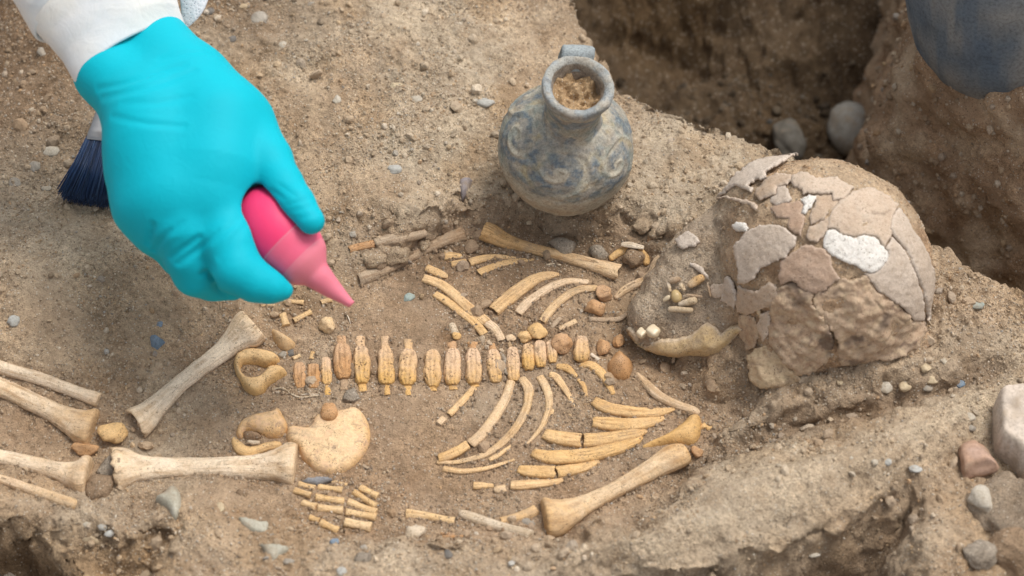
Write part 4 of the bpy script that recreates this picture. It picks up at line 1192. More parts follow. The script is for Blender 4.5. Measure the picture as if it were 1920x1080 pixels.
plate([(1464, 491), (1490, 472), (1512, 459), (1541, 467), (1556, 481), (1560, 501), (1570, 515), (1574, 522), (1556, 535), (1546, 545), (1524, 548), (1512, 547), (1498, 535), (1486, 525), (1465, 535), (1461, 520)], M_PL_PINK, .0016, .0026, seed=10, label='smooth reddish plate in the middle of the side')
plate(zB((142, 545), (172, 470), (250, 392), (330, 332), (430, 303), (492, 308), (620, 372), (678, 440), (640, 520), (618, 620), (636, 658), (590, 718), (572, 765), (540, 715), (510, 675), (430, 660), (340, 675), (250, 655), (182, 606), (135, 612)), M_PL_TAN, .0014, .0030, seed=11, cracks=[[(1668, 395), (1650, 402), (1636, 398)]], label='broad smooth plate at the upper right of the crown')
plate(zB((102, 702), (132, 645), (180, 620), (250, 668), (340, 690), (430, 674), (508, 690), (545, 745), (600, 792), (600, 850), (560, 918), (480, 962), (410, 948), (370, 910), (260, 870), (170, 828), (102, 768)), M_PL_WHITE, .0012, .0028, seed=12, label='chalk white patch below the broad smooth plate')
plate([(1686, 389), (1703, 415), (1725, 448), (1744, 485), (1753, 511), (1756, 540), (1753, 575), (1743, 600), (1737, 571), (1731, 545), (1722, 520), (1715, 502), (1701, 468), (1678, 443), (1671, 430), (1676, 405)], M_PL_GREY, .0012, .003, seed=13, jag=.6)
plate([(1662, 466), (1675, 446), (1698, 471), (1712, 505), (1719, 523), (1728, 547), (1734, 576), (1736, 600), (1715, 601), (1697, 578), (1670, 559), (1650, 547), (1633, 526), (1622, 514), (1640, 512), (1657, 500), (1666, 484), (1667, 472)], M_PL_GREY, .0010, .003, seed=14, jag=.6)
plate([(1525, 551), (1548, 548), (1577, 525), (1600, 528), (1620, 517), (1632, 529), (1648, 549), (1668, 561), (1695, 580), (1713, 604), (1735, 603), (1739, 620), (1722, 650), (1692, 668), (1660, 675), (1620, 682), (1590, 690), (1575, 680), (1573, 660), (1572, 640), (1560, 620), (1545, 600), (1530, 580), (1526, 560)], M_PL_BROWN, .0002, .003, seed=15, cracks=[[(1640, 562), (1660, 590), (1700, 605)]], jag=1.2, lump=.0024, label='mottled pinkish brown lower side of the skull')
plate([(1447, 577), (1459, 543), (1486, 530), (1500, 541), (1523, 553), (1524, 572), (1543, 598), (1555, 620), (1563, 640), (1562, 657), (1553, 678), (1534, 692), (1515, 700), (1495, 702), (1478, 690), (1465, 670), (1450, 655), (1440, 640), (1440, 610)], M_PL_BROWN, .0006, .003, seed=16, jag=1.2, lump=.0026, label='mottled tan temple bone')
plate([(1404, 672), (1415, 656), (1435, 650), (1450, 660), (1463, 673), (1477, 693), (1496, 705), (1504, 714), (1490, 735), (1470, 741), (1450, 736), (1444, 728), (1425, 725), (1410, 712)], M_PL_LUMP, .0010, .003, seed=17, lump=.0022, label='knobbly mottled ear bone at the bottom')
plate([(1384, 536), (1400, 545), (1420, 546), (1440, 531), (1455, 540), (1457, 555), (1445, 575), (1430, 578), (1400, 590), (1382, 585), (1378, 560)], M_PL_TAN, .0012, .002, seed=18)
plate(zC((830, 425), (850, 410), (880, 440), (902, 520), (918, 580), (900, 655), (880, 640), (800, 590), (820, 540)), M_PL_GREY, .0022, .002, seed=19)
plate(zC((700, 500), (740, 470), (800, 470), (830, 520), (810, 575), (740, 570)), M_PL_TAN, .0006, .002, seed=20)
plate(zC((440, 125), (540, 62), (610, 110), (625, 135), (590, 165), (500, 190), (472, 180)), M_PL_GREY, .0026, .002, seed=21, label='small pale nose bone scrap')
plate(zC((560, 300), (640, 330), (690, 390), (685, 430), (640, 380), (570, 330)), M_PL_GREY, .0014, .002, seed=22)
plate(zA((300, 640), (340, 608), (400, 620), (420, 650), (390, 678), (340, 680)), M_PL_WHITE, .0018, .0022, seed=23, label='small white crumb of bone on the forehead soil')
plate(zD((160, 345), (185, 350), (215, 430), (235, 480), (210, 485), (180, 430)), M_PL_LUMP, .0018, .002, seed=24)
plate(zA((180, 415), (260, 402), (330, 420), (400, 432), (470, 455), (505, 505), (470, 500), (430, 470), (350, 450), (250, 425)), M_PL_TAN, .0010, .002, seed=25)

plate([(1384, 592), (1410, 596), (1421, 620), (1413, 652), (1398, 656), (1386, 630)], M_PL_BROWN, .0006, .002, seed=41, lump=.0012)
plate([(1425, 590), (1443, 584), (1440, 625), (1430, 640), (1420, 615)], M_PL_TAN, .0006, .002, seed=42)
# lower jaw and teeth, loose on the soil
jp = zC((150, 1002), (270, 1002), (400, 1027), (560, 1022), (720, 1032), (800, 990), (880, 905), (962, 822), (930, 798), (850, 812), (795, 858), (740, 800), (685, 768), (635, 798), (560, 868), (440, 900), (330, 905), (250, 940), (200, 948), (160, 915), (125, 850), (75, 805), (60, 825), (95, 880), (125, 950))
M_JAW = bone_mat('jaw bone', (.62, .50, .37), (.56, .40, .21), 1.0, dustamt=.45, pits=.55)
jaw = plate(jp, M_JAW, .0030, .010, label='curved lower jaw bone with a white molar near its tip', seed=31, jag=.5, curl=.0065, lump=.0008, name='jaw_bone', edge=.0035)
M_TOOTH, _t, _b = newmat('tooth enamel')
_v, _r = objvec(_t)
_t.links.new(mix(_t, (.70, .63, .50), (.56, .42, .24), noise(_t, _v, 160, 3)), _b.inputs['Base Color'])
_b.inputs['Roughness'].default_value = .35
M_TOOTHY, _t, _b = newmat('stained tooth')
_v, _r = objvec(_t)
_t.links.new(mix(_t, (.50, .36, .15), (.44, .33, .19), noise(_t, _v, 200, 3)), _b.inputs['Base Color'])
_b.inputs['Roughness'].default_value = .4
def tooth_mesh(p, rx, ry, seed, lobes=4):
    V, F = ico(3)
    lob = 1 + .10 * np.cos(lobes * np.arctan2(V[:, 1], V[:, 0])) * (V[:, 2] > -.2) + .06 * fb3(V, 1.5, 2, seed)
    V = V * lob[:, None]
    V[:, 2] = np.where(V[:, 2] > .55, .55 + (V[:, 2] - .55) * .3, V[:, 2])
    s = scale(p)
    return V * np.array([rx / s, ry / s / .85, min(rx, ry) * 1.1 / s]) + p, F
for (u, v, rx, ry) in ((265, 885, 13, 11), (172, 900, 9, 9)):
    q = zC((u, v))[0]
    P = trace(skull_sdf, np.array([q[0]]), np.array([q[1]]))[0]
    V, F = tooth_mesh(P + np.array([0, 0, .0075]), rx, ry, int(u))
    mk('tooth', V, F, M_TOOTH, parent=jaw)
def on_face(px, py, up=0.0):
    P = trace(skull_sdf, np.array([px]), np.array([py]))[0]
    return P + np.array([0, 0, up])
def stick(a, b, ra, rb, mat, label, name='tooth', cat='tooth', grp='loose teeth', k=10):
    q = [np.array(zC(tuple(np.array(a) + (np.array(b) - np.array(a)) * i / (k - 1)))[0]) for i in range(k)]
    P = np.array([on_face(x, y, .0012) for x, y in q])
    u = np.linspace(0, 1, k)
    wv = (ra + (rb - ra) * u) * (1 + .18 * np.sin(u * math.pi)) / 4.154 / KS
    V, F, t = tube(P, wv, wv * .9, 14, 'round', 'round', 2, .08)
    return mk(name, V, F, mat, label, cat, grp, stain=t)
stick((440, 545), (455, 590), 34, 38, M_TOOTHY, 'yellow tooth crown in the middle of the face soil')
stick((355, 600), (392, 578), 14, 18, M_TOOTH, 'bright white tooth sliver left of the yellow crown')
stick((475, 632), (590, 602), 18, 30, M_PALE, 'slanting tooth root below the yellow crown')
stick((400, 668), (565, 678), 22, 20, M_PALE, 'level tooth root, lowest of the face teeth')
stick((560, 480), (640, 430), 30, 36, M_ARM, 'tan lump of palate bone in the face soil', 'bone_chip', 'bone', 'bones of the face')
stick((385, 470), (400, 530), 14, 12, M_PALE, 'curved yellowish wall of a tooth socket', 'bone_chip', 'bone', 'bones of the face')
stick((400, 450), (470, 440), 22, 20, M_DUSTY, 'olive grey crumb of bone above the tooth socket', 'bone_chip', 'bone', 'bones of the face')
stick((480, 480), (510, 520), 16, 14, M_PALE, 'pale prong of bone beside the yellow tooth crown', 'bone_chip', 'bone', 'bones of the face')
stick((530, 560), (640, 575), 10, 12, M_DUSTY, 'grey jagged scrap of bone above the slanting tooth root', 'bone_chip', 'bone', 'bones of the face')
stick((690, 470), (715, 570), 8, 7, M_DUSTY, 'thin curved bone rim at the right of the face soil', 'bone_chip', 'bone', 'bones of the face')
# ------------------------------------------------------------------ the painted jar
def frame_of(axis_):
    a = np.asarray(axis_, float); a = a / np.linalg.norm(a)
    x = np.cross([0, 1.0, 0], a); x /= np.linalg.norm(x)
    y = np.cross(a, x)
    return np.stack([x, y, a], 1)              # columns: local x, y (away from camera), axis

def lathe(prof, nseg):
    """prof: (radius, height) list; closed at both ends with a point"""
    prof = np.array(prof, float)
    th = np.arange(nseg) / nseg * 2 * math.pi
    V = np.stack([prof[:, 0, None] * np.sin(th), -prof[:, 0, None] * np.cos(th), np.repeat(prof[:, 1, None], nseg, 1)], -1).reshape(-1, 3)
    m = len(prof)
    i = np.arange(m - 1)[:, None] * nseg; j = np.arange(nseg)[None]; j2 = (j + 1) % nseg
    F = np.stack([i + j, i + j2, i + nseg + j2, i + nseg + j], -1).reshape(-1, 4).tolist()
    F.append(list(range(nseg))[::-1]); F.append(list(range((m - 1) * nseg, m * nseg)))
    return V, F

JG = hit(1061, 345)[0]
JS = scale(pos(1061, 275, .06))
JR = 129 / JS
JB = pos(1061, 276, JG[2] + JR * .90)             # body centre
JAX = frame_of((math.sin(R(5)), -math.sin(R(9)), 1.0))
def jl(V): return V @ JAX.T + JB
# outline, in units of the body radius, from the base up and back down inside the mouth
pr = [(.001, -.95), (.25, -.95), (.45, -.92), (.52, -.885)]
pr += [(math.cos(a) * 1.0, math.sin(a) * (.97 if a < 0 else .80)) for a in np.linspace(R(-58), R(64), 64)]
neck = [(.425, .745), (.412, .80), (.404, .88), (.40, .97), (.405, 1.05), (.408, 1.12), (.418, 1.20), (.435, 1.28), (.458, 1.35), (.485, 1.42), (.505, 1.47), (.518, 1.52), (.522, 1.56), (.512, 1.60), (.490, 1.62), (.460, 1.625), (.425, 1.61), (.395, 1.585), (.372, 1.54), (.355, 1.47), (.345, 1.38), (.338, 1.28), (.335, 1.20), (.33, 1.12), (.001, 1.10)]
pr += neck
pr = np.array(pr)
# even spacing
s = np.concatenate([[0], np.cumsum(np.linalg.norm(np.diff(pr, axis=0), axis=1))])
u = np.linspace(0, s[-1], 230)
pr = np.column_stack([np.interp(u, s, pr[:, 0]), np.interp(u, s, pr[:, 1])])
NS = 220
V, F = lathe(pr, NS)
th = np.tile(np.arange(NS) / NS * 2 * math.pi, len(pr))
th = (th + math.pi) % (2 * math.pi) - math.pi
lat = np.arcsin(np.clip(V[:, 2] / np.where(V[:, 2] < 0, .97, .80), -1, 1))
body = (np.arange(len(V)) // NS < np.searchsorted(u, s[68]))
body &= V[:, 2] < .735
rad = np.linalg.norm(V[:, :2], axis=1)
paint = np.zeros(len(V)); ridge = np.zeros(len(V)); yel = np.zeros(len(V))
def wrapd(a): return (a + math.pi) % (2 * math.pi) - math.pi
for k, (tc, lc, dirn, sz, rot) in enumerate([(-75, 40, 1, .50, .5), (-12, 39, -1, .52, 2.6), (55, 31, -1, .50, 2.2), (118, 34, 1, .5, .4), (178, 36, -1, .5, 1.4), (-135, 34, 1, .5, 2.)]):
    dx = wrapd(th - R(tc)) * np.cos(np.clip(lat, -1, 1.2)); dy = lat - R(lc)
    r = np.hypot(dx, dy * 1.15); ph = np.arctan2(dy, dx) * dirn + rot
    q = (r / sz - .12 - ((ph / (2 * math.pi)) % 1.0) * .74) / .74
    q1 = q - np.round(q)
    wgt = sstep(1.08, .9, r / sz)
    band = sstep(.34, .22, np.abs(q1 - .10 + .10 * fb3(V, 8, 3, 90))) * wgt * (r > .16 * sz)
    paint = np.maximum(paint, band)
    ridge = np.maximum(ridge, sstep(.16, .0, np.abs(q1 + .32)) * wgt * .6)
    yel = np.maximum(yel, sstep(.95, 1.1, r / sz) * sstep(1.35, 1.15, r / sz))
# plain blue zones between the scrolls and a bare lower body
zone = sstep(-.1, .35, fb3(np.column_stack([np.sin(th), np.cos(th), lat]) * 1.0, 1.7, 3, 5)) * sstep(R(2), R(10), lat) * sstep(R(70), R(55), lat)
paint = np.maximum(paint, zone * .75 * (1 - ridge))
wear = fb3(V, 9, 4, 61)
low = sstep(R(9) + .10 * fb2(th, th * 0, 2, 2, 3) , R(0) + .10 * fb2(th, th * 0, 2, 2, 3), lat) * body
paint = np.clip(paint * (.5 + .5 * sstep(-.35, .35, wear + .1)) * (.6 + .4 * sstep(-.4, .3, fb3(V, 30, 3, 62))), 0, .92) * body * (1 - low)
neckp = (~body) * sstep(-.2, .5, fb3(V, 5, 3, 71)) * .75
CREAM = np.array([.42, .385, .315]); BLUE = np.array([.125, .160, .195]); GRN = np.array([.285, .300, .268]); YEL = np.array([.43, .335, .17])
col = GRN + (CREAM - GRN) * sstep(-.4, .5, fb3(V, 4, 3, 73))[:, None]
col = L3(col, YEL, .55 * yel * body * (1 - low) * sstep(0, .5, fb3(V, 6, 2, 75)))
col = L3(col, CREAM * .98, .75 * low)
col = L3(col, np.array([.36, .275, .19]), .45 * low * sstep(.0, .6, fb3(V, 4, 3, 79)))
col = L3(col, BLUE, np.clip(paint, 0, 1))
col = L3(col, BLUE * 1.25, neckp)
col = L3(col, np.array([.33, .345, .35]), .6 * ((~body) & (V[:, 2] > 1.4) & (rad > .38)) * 1.0)
col = L3(col, np.array([.23, .18, .14]), .8 * ((~body) & (rad < .385) & (V[:, 2] < 1.58)) * 1.0)
col = L3(col, np.array([.40, .34, .265]), .50 * sstep(-.25, .5, fb3(V, 7, 4, 91)))
col *= (1 + .16 * fb3(V, 22, 3, 81))[:, None]
disp = .012 * fb3(V, 2.2, 2, 83) + .006 * fb3(V, 12, 3, 85) + .040 * ridge * body * (1 - low) + .010 * paint * body - .012 * sstep(.030, .0, np.abs(lat - R(6) - .03 * np.sin(th))) * body
nr = V / (np.linalg.norm(V * [1, 1, .6], axis=1)[:, None] + 1e-6)
V = V + np.where(body, disp, .020 * fb3(V, 4, 3, 87))[:, None] * np.where(body[:, None], nr, np.column_stack([V[:, 0], V[:, 1], 0 * th]) / (rad[:, None] + .05))
M_CER = tint_mat('painted earthenware', .82, .0012, 700)
JV = jl(V * JR)
jar = mk('jar', JV, F, M_CER, 'round grey blue clay jar with painted scrolls and a soil filled mouth', 'jar', origin=(JB[0], JB[1], JG[2]), col=np.clip(col, .02, .8))
# strap handle behind the mouth
hp = np.array([(0, .40, 1.40), (0, .48, 1.54), (0, .57, 1.60), (0, .66, 1.56), (0, .72, 1.40), (0, .76, 1.15), (0, .76, .90), (0, .70, .68), (0, .62, .55)])
hp = catmull(hp, 40) * JR
K = len(hp)
T = np.gradient(hp, axis=0); T /= np.linalg.norm(T, axis=1)[:, None]
Bn = np.cross(T, [1, 0, 0])
a = np.arange(18) / 18 * 2 * math.pi
ring = lambda c, b: c + np.outer(np.sign(np.cos(a)) * np.abs(np.cos(a)) ** .6, [1, 0, 0]) * .235 * JR + np.outer(np.sin(a), b) * .06 * JR
HV = np.concatenate([ring(c_, b_) for c_, b_ in zip(hp, Bn)])
HV = HV + .0006 * fb3(HV, 160, 3, 3)[:, None]
i = np.arange(K - 1)[:, None] * 18; j = np.arange(18)[None]
HF = np.stack([i + j, i + (j + 1) % 18, i + 18 + (j + 1) % 18, i + 18 + j], -1).reshape(-1, 4).tolist() + [list(range(18))[::-1], list(range((K - 1) * 18, K * 18))]
hc = np.array([.30, .335, .35]) * (1 + .2 * fb3(HV, 90, 3, 6))[:, None]
mk('handle', jl(HV), HF, M_CER, parent=jar, col=hc)
# soil inside the mouth
rr, aa = np.meshgrid(np.linspace(0.001, .352, 26), np.arange(64) / 64 * 2 * math.pi, indexing='ij')
SV = np.stack([rr * np.cos(aa), rr * np.sin(aa), 1.36 + 0 * rr], -1).reshape(-1, 3)
SV[:, 2] += .10 * fb3(SV, 5, 3, 14) + .06 * fb3(SV, 14, 2, 15) - .10 * SV[:, 1]
i = np.arange(25)[:, None] * 64; j = np.arange(64)[None]
SF = np.stack([i + j, i + 64 + j, i + 64 + (j + 1) % 64, i + (j + 1) % 64], -1).reshape(-1, 4)
so = mk('soil_fill', jl(SV * JR), SF, soil_mat('jar soil', base=(.44, .31, .185)), parent=jar)

# ------------------------------------------------------------------ the big blue vessel on the earth block
VB = pos(1905, -45, .105)
VS_ = scale(VB)
VR = 208 / VS_
vp = [(.001, -1.0), (.40, -1.0), (.62, -.97), (.78, -.88), (.90, -.72), (.97, -.50), (1.0, -.25), (1.0, 0), (1.0, .3), (.97, .6), (.88, .78), (.72, .86), (.55, .88), (.46, .90), (.43, 1.0), (.46, 1.12), (.52, 1.18), (.49, 1.20), (.42, 1.12), (.38, 1.0), (.38, .9), (.001, .88)]
V, F = lathe(vp, 120)
V = V * (1 + .012 * fb3(V, 2.5, 3, 4))[:, None]
cv = np.array([.125, .155, .19]) + (np.array([.22, .225, .225]) - np.array([.125, .155, .19])) * sstep(-.3, .5, fb3(V, 3, 4, 5))[:, None]
cv = L3(cv, np.array([.085, .125, .185]), .6 * sstep(.1, .6, fb3(V, 4.5, 3, 9)))
VA = frame_of((-.22, .16, 1.0))
# the block of earth it stands on
PEDW = [(q[0], q[1]) for q in PED]
def block_sdf(X):
    d2 = -sdpoly(X[:, 0], X[:, 1], PEDW) - .012
    d = np.maximum(d2 + .18 * (X[:, 2] + .03), X[:, 2] - .082)
    d = d + .010 * fb3(X, 22, 3, 801) + .0045 * fb3(X, 70, 3, 811) + .0022 * (1 - np.abs(fb3(X, 150, 2, 821)))
    return d
bV, bF = surface_net(block_sdf, np.array([.18, .05, -.25]), np.array([.62, .52, .11]), .0042)
blk = mk('earth_block', bV, bF, M_SOIL, kind='structure')
bc = BROWN * 1.25 + (TAN * 1.1 - BROWN * 1.25) * sstep(-.3, .7, fb3(bV, 30, 4, 831))[:, None]
set_col(blk.data, 'soil', bc)
rgb_ = np.random.default_rng(77)
sl_ = rgb_.choice(len(bV), 5000)
gr = .0006 + .0030 * rgb_.uniform(0, 1, len(sl_)) ** 5
bv, bf = ico(1)
GVb = (bV[sl_][:, None] + bv[None] * (gr[:, None, None] * rgb_.uniform(.7, 1.25, (len(sl_), len(bv), 1)))).reshape(-1, 3)
mk('soil_grains', GVb, (bf[None] + (np.arange(len(sl_)) * len(bv))[:, None, None]).reshape(-1, 3), M_GRAIN, parent=blk, kind='stuff', smooth=False, col=np.repeat(PAL[rgb_.choice(len(PAL), len(sl_), p=PALW)] * .6 + bc[sl_] * .3, len(bv), 0))
vg = lookup(HS, VB[0], VB[1])[0]
mk('blue_vessel', V * VR @ VA.T + VB, F, tint_mat('blue grey earthenware', .85, .0010, 420), 'large dark blue vessel bedded on the earth block at the top right corner', 'vessel', col=cv)
# ------------------------------------------------------------------ the archaeologist's gloved hand, sleeve, bulb blower and brush
HAND_UP = .055
def P3(px, py, z): return pos(px, py, z + HAND_UP)
def px2m(r, p): return r / scale(p)
def chain(*nodes):
    out = []
    for a, b in zip(nodes[:-1], nodes[1:]):
        A, B = P3(*a[:3]), P3(*b[:3])
        out.append((A, B, px2m(a[3], A), px2m(b[3], B)))
    return out
# bulb blower axis: (px, py, z, radius px)
BA = [(452, 366, .083, 12), (460, 374, .082, 38), (474, 389, .080, 56), (492, 408, .077, 68), (514, 432, .073, 73), (536, 456, .069, 70), (552, 473, .066, 63), (562, 484, .064, 58)]
BN = [(562, 484, .064, 58.6), (574, 496, .0618, 52), (584, 506, .0598, 40), (592, 514, .058, 30), (604, 525, .0555, 25), (624, 543, .0495, 18.5), (643, 558, .0455, 12), (655, 568, .0430, 8.5), (660, 571, .042, 7)]
bulb_pts = np.array([P3(*q[:3]) for q in BA]); bulb_r = np.array([px2m(q[3], P3(*q[:3])) for q in BA])
def bulb_sdf(X):
    return np.min([capsule(X, bulb_pts[i], bulb_pts[i + 1], bulb_r[i], bulb_r[i + 1]) for i in range(len(BA) - 1)], axis=0)
palm = chain((180, 62, .108, 46), (204, 136, .106, 56), (276, 205, .104, 69), (290, 228, .104, 78), (296, 275, .098, 86), (322, 365, .088, 88)) + chain((262, 20, .108, 46), (297, 90, .108, 55), (352, 160, .106, 74), (408, 235, .102, 88), (404, 320, .094, 84), (396, 372, .088, 70)) \
     + chain((250, 330, .088, 42), (275, 385, .080, 52), (300, 430, .070, 46))
thumb = chain((455, 240, .100, 64), (500, 300, .098, 46), (530, 345, .0975, 36), (556, 380, .097, 31), (583, 414, .095, 26))
index = chain((415, 380, .086, 58), (432, 455, .080, 50), (446, 505, .074, 44), (480, 527, .068, 37), (510, 538, .064, 28), (531, 543, .061, 18))
middle = chain((350, 430, .080, 60), (358, 480, .066, 46), (368, 512, .054, 41), (398, 527, .042, 34), (436, 536, .034, 27))
ring_ = chain((305, 430, .072, 46), (340, 478, .052, 38), (385, 505, .036, 30))
little = chain((270, 395, .070, 40), (305, 430, .050, 34), (360, 465, .034, 26))
def hand_raw(X):
    f = lambda L: [capsule(X, *q) for q in L]
    pm = smin(f(palm), .0060)
    fg = [smin(f(L), .0022) for L in (thumb, index, middle, ring_, little)]
    return smin([pm] + fg, .0026)
def hand0(X):
    h = hand_raw(X)
    b = -(bulb_sdf(X) - .0006)
    k = .0012
    m = np.maximum(h, b)
    return m + k * np.log(np.exp((h - m) / k) + np.exp((b - m) / k))
zH = zf((140, 300), 3.556); zW = zf((0, 0), 2.7)
GRV = []
def groove(pts, amp, sig):
    q = catmull(np.array([p[:2] for p in pts], float), 3 + 9 * (len(pts) - 1))
    S = trace(hand_raw, q[:, 0], q[:, 1])
    k_ = np.linspace(0, 1, len(S) - 1)
    for a_, b_, u_ in zip(S[:-1], S[1:], k_): GRV.append((a_, b_, amp * (.35 + .65 * math.sin(math.pi * (.12 + .76 * u_))), sig))
groove(zH((520, 430), (505, 500), (492, 560)), .0016, .0022)
groove(zH((640, 470), (580, 530), (530, 600)), .0018, .0022)
groove(zH((720, 420), (640, 490)), .0007, .0026)
groove(zH((830, 515), (740, 580), (640, 650)), .0015, .0022)
groove(zH((960, 480), (830, 590), (690, 690)), .0013, .0024)
groove(zH((1090, 400), (1010, 470), (930, 540)), .0009, .0028)
groove(zH((1130, 440), (1030, 560), (970, 640)), .0007, .0030)
groove(zW((500, 450), (640, 420), (800, 365), (930, 330)), .0010, .0028)
groove(zW((520, 495), (700, 455), (900, 395), (980, 360)), .0009, .0030)
groove(zW((570, 590), (740, 625), (930, 640)), .0008, .0024)
groove(zW((820, 300), (960, 265), (1060, 270)), .0008, .0030)
groove(zW((620, 520), (800, 520), (960, 490)), .0006, .0030)
groove(zH((1310, 200), (1400, 260)), .0006, .0018); groove(zH((1370, 170), (1470, 240)), .0006, .0018); groove(zH((1420, 300), (1560, 260)), .0005, .0018); groove(zH((1440, 340), (1590, 310)), .0005, .0018); groove(zH((1500, 390), (1620, 360)), .0004, .0018)
groove(zH((850, 760), (890, 745), (925, 790), (970, 870), (1030, 915)), .0020, .0024)
def hand_sdf(X):
    h = hand0(X)
    near = np.abs(h) < .006
    if near.any():
        Y = X[near]; q = np.zeros(len(Y)); q2 = np.zeros(len(Y))
        for a_, b_, amp, sig in GRV:
            d = capsule(Y, a_, b_, 0, 0)
            q = np.maximum(q, amp * np.exp(-(d / sig) ** 2))
            q2 = np.maximum(q2, amp * np.exp(-(d / (2.6 * sig)) ** 2))
        h[near] += 1.5 * (q - .42 * q2)
    # the open end of the glove inside the cuff
    return h
allp = np.array([q[0] for L in (palm, thumb, index, middle, ring_, little) for q in L] + [q[1] for L in (palm, thumb, index, middle, ring_, little) for q in L])
lo, hi = allp.min(0) - .036, allp.max(0) + .036
V, F = surface_net(hand_sdf, lo, hi, .0013)
HB_ = np.array([V[:, 0].mean(), V[:, 1].mean(), 0.0])
person = empty('person', HB_, 'person in a white coat sleeve and turquoise rubber glove squeezing a pink bulb', 'person')
M_GLV, t, b = newmat('turquoise rubber')
v = N(t, 'ShaderNodeTexCoord').outputs['Object']
n1 = noise(t, v, 30, 3, .5); n2 = noise(t, v, 1400, 2, .6); n3 = noise(t, v, 120, 3, .55, .8)
c_ = mix(t, (.001, .395, .505), (.001, .440, .560), n1)
t.links.new(c_, b.inputs['Base Color'])
b.inputs['Roughness'].default_value = .62
b.inputs['Specular IOR Level'].default_value = .16
b.inputs['Subsurface Weight'].default_value = .12
b.inputs['Subsurface Radius'].default_value = (.001, .006, .008)
b.inputs['Subsurface Scale'].default_value = .5
bump(t, b, math_(t, 'ADD', math_(t, 'MULTIPLY', n2, .12), math_(t, 'MULTIPLY', n3, .6)), .35, .0015)
mk('gloved_hand', V, F, M_GLV, 'turquoise rubber glove with creases over the knuckles', parent=person)

# sleeve: folded cuff and the coat sleeve it grows out of
M_CLOTH, t, b = newmat('white coat cotton')
v = N(t, 'ShaderNodeTexCoord').outputs['Object']
n1 = noise(t, v, 18, 4, .6); n2 = noise(t, v, 1800, 2, .5); n3 = noise(t, v, 45, 4, .6, .6)
c_ = mix(t, (.70, .72, .75), (.80, .775, .735), ramp(t, n1, [(.35, 0.), (.65, 1.)]))
t.links.new(c_, b.inputs['Base Color'])
b.inputs['Roughness'].default_value = .9
b.inputs['Specular IOR Level'].default_value = .15
b.inputs['Sheen Weight'].default_value = .15
bump(t, b, math_(t, 'ADD', math_(t, 'MULTIPLY', n2, .15), n3), .4, .003)
M_LACE, t, b = newmat('speckled coat lining')
v = N(t, 'ShaderNodeTexCoord').outputs['Object']
vo = voro(t, v, 520)
c_ = mix(t, (.74, .75, .80), (.30, .33, .40), math_(t, 'LESS_THAN', vo.outputs['Distance'], .22))
t.links.new(c_, b.inputs['Base Color']); b.inputs['Roughness'].default_value = .9
bump(t, b, vo.outputs['Distance'], .3, .001)

def cloth_tube(cs, name, parent, mat, seg=72, wr=.0016, seed=0, inner=.03):
    """cs: (left px,py, right px,py, z, flatness) rings along the sleeve; wall has thickness"""
    cs = np.array(cs, float)
    cen, hl, zz = [], [], []
    rings = []
    n = 34
    u = np.linspace(0, len(cs) - 1, n)
    C = np.stack([np.interp(u, np.arange(len(cs)), cs[:, k]) for k in range(6)], 1)
    a = np.arange(seg) / seg * 2 * math.pi
    out = []
    for k, (lx, ly, rx, ry, z, fl) in enumerate(C):
        A, B = P3(lx, ly, z), P3(rx, ry, z)
        c0 = (A + B) / 2; e = (B - A) / 2
        h = np.linalg.norm(e)
        # section normal direction: towards the camera-ish up, square to e and to the run of the sleeve
        nrm = np.array([0, -.25, 1.0]); nrm -= e * (nrm @ e) / (h * h); nrm /= np.linalg.norm(nrm)
        out.append(c0 + np.outer(np.cos(a), e) + np.outer(np.sin(a), nrm) * h * fl)
    out = np.array(out)
    D = out - out.mean(1, keepdims=True)
    Dn = D / np.linalg.norm(D, axis=2, keepdims=True)
    fold = wr * fb3(out.reshape(-1, 3) + seed, 26, 3, seed).reshape(out.shape[:2])
    out = out + Dn * fold[..., None]
    inn = out - Dn * .0018
    lip = out[0:1] * .5 + inn[0:1] * .5 + (out[0:1] - out[1:2]) * .12
    Vv = np.concatenate([out[::-1], lip, inn]).reshape(-1, 3)
    m = 2 * n + 1
    i = np.arange(m - 1)[:, None] * seg; j = np.arange(seg)[None]
    Ff = np.stack([i + j, i + (j + 1) % seg, i + seg + (j + 1) % seg, i + seg + j], -1).reshape(-1, 4)
    return mk(name, Vv, Ff, mat, parent=parent)
cuff = [(143, 160, 349, 55, .108, .60), (118, 112, 338, 22, .121, .60), (92, 78, 326, -20, .132, .60), (64, 50, 318, -75, .143, .60)]
sleeve = [(70, 62, 316, -48, .137, .585), (50, 34, 306, -90, .149, .59), (0, -40, 280, -160, .172, .6), (-70, -150, 240, -290, .21, .62), (-120, -260, 200, -420, .25, .62)]
slv = cloth_tube(sleeve, 'sleeve', person, M_CLOTH, seed=3, wr=.0022)
cloth_tube(cuff, 'cuff', slv, M_CLOTH, seed=8, wr=.0010)
p = [P3(346, 48, .088), P3(358, 20, .096), P3(366, -20, .106), P3(372, -90, .12), P3(378, -180, .14)]
pw = catmull(np.column_stack([p, [.0035, .0085, .0115, .015, .018]]), 24)
V, F, tt = tube(pw[:, :3], pw[:, 3], pw[:, 3] * .22, 22, 'round', 'round', 2.6, .03)
mk('coat_lining', V, F, M_LACE, 'speckled white flap of the coat behind the cuff', parent=person)

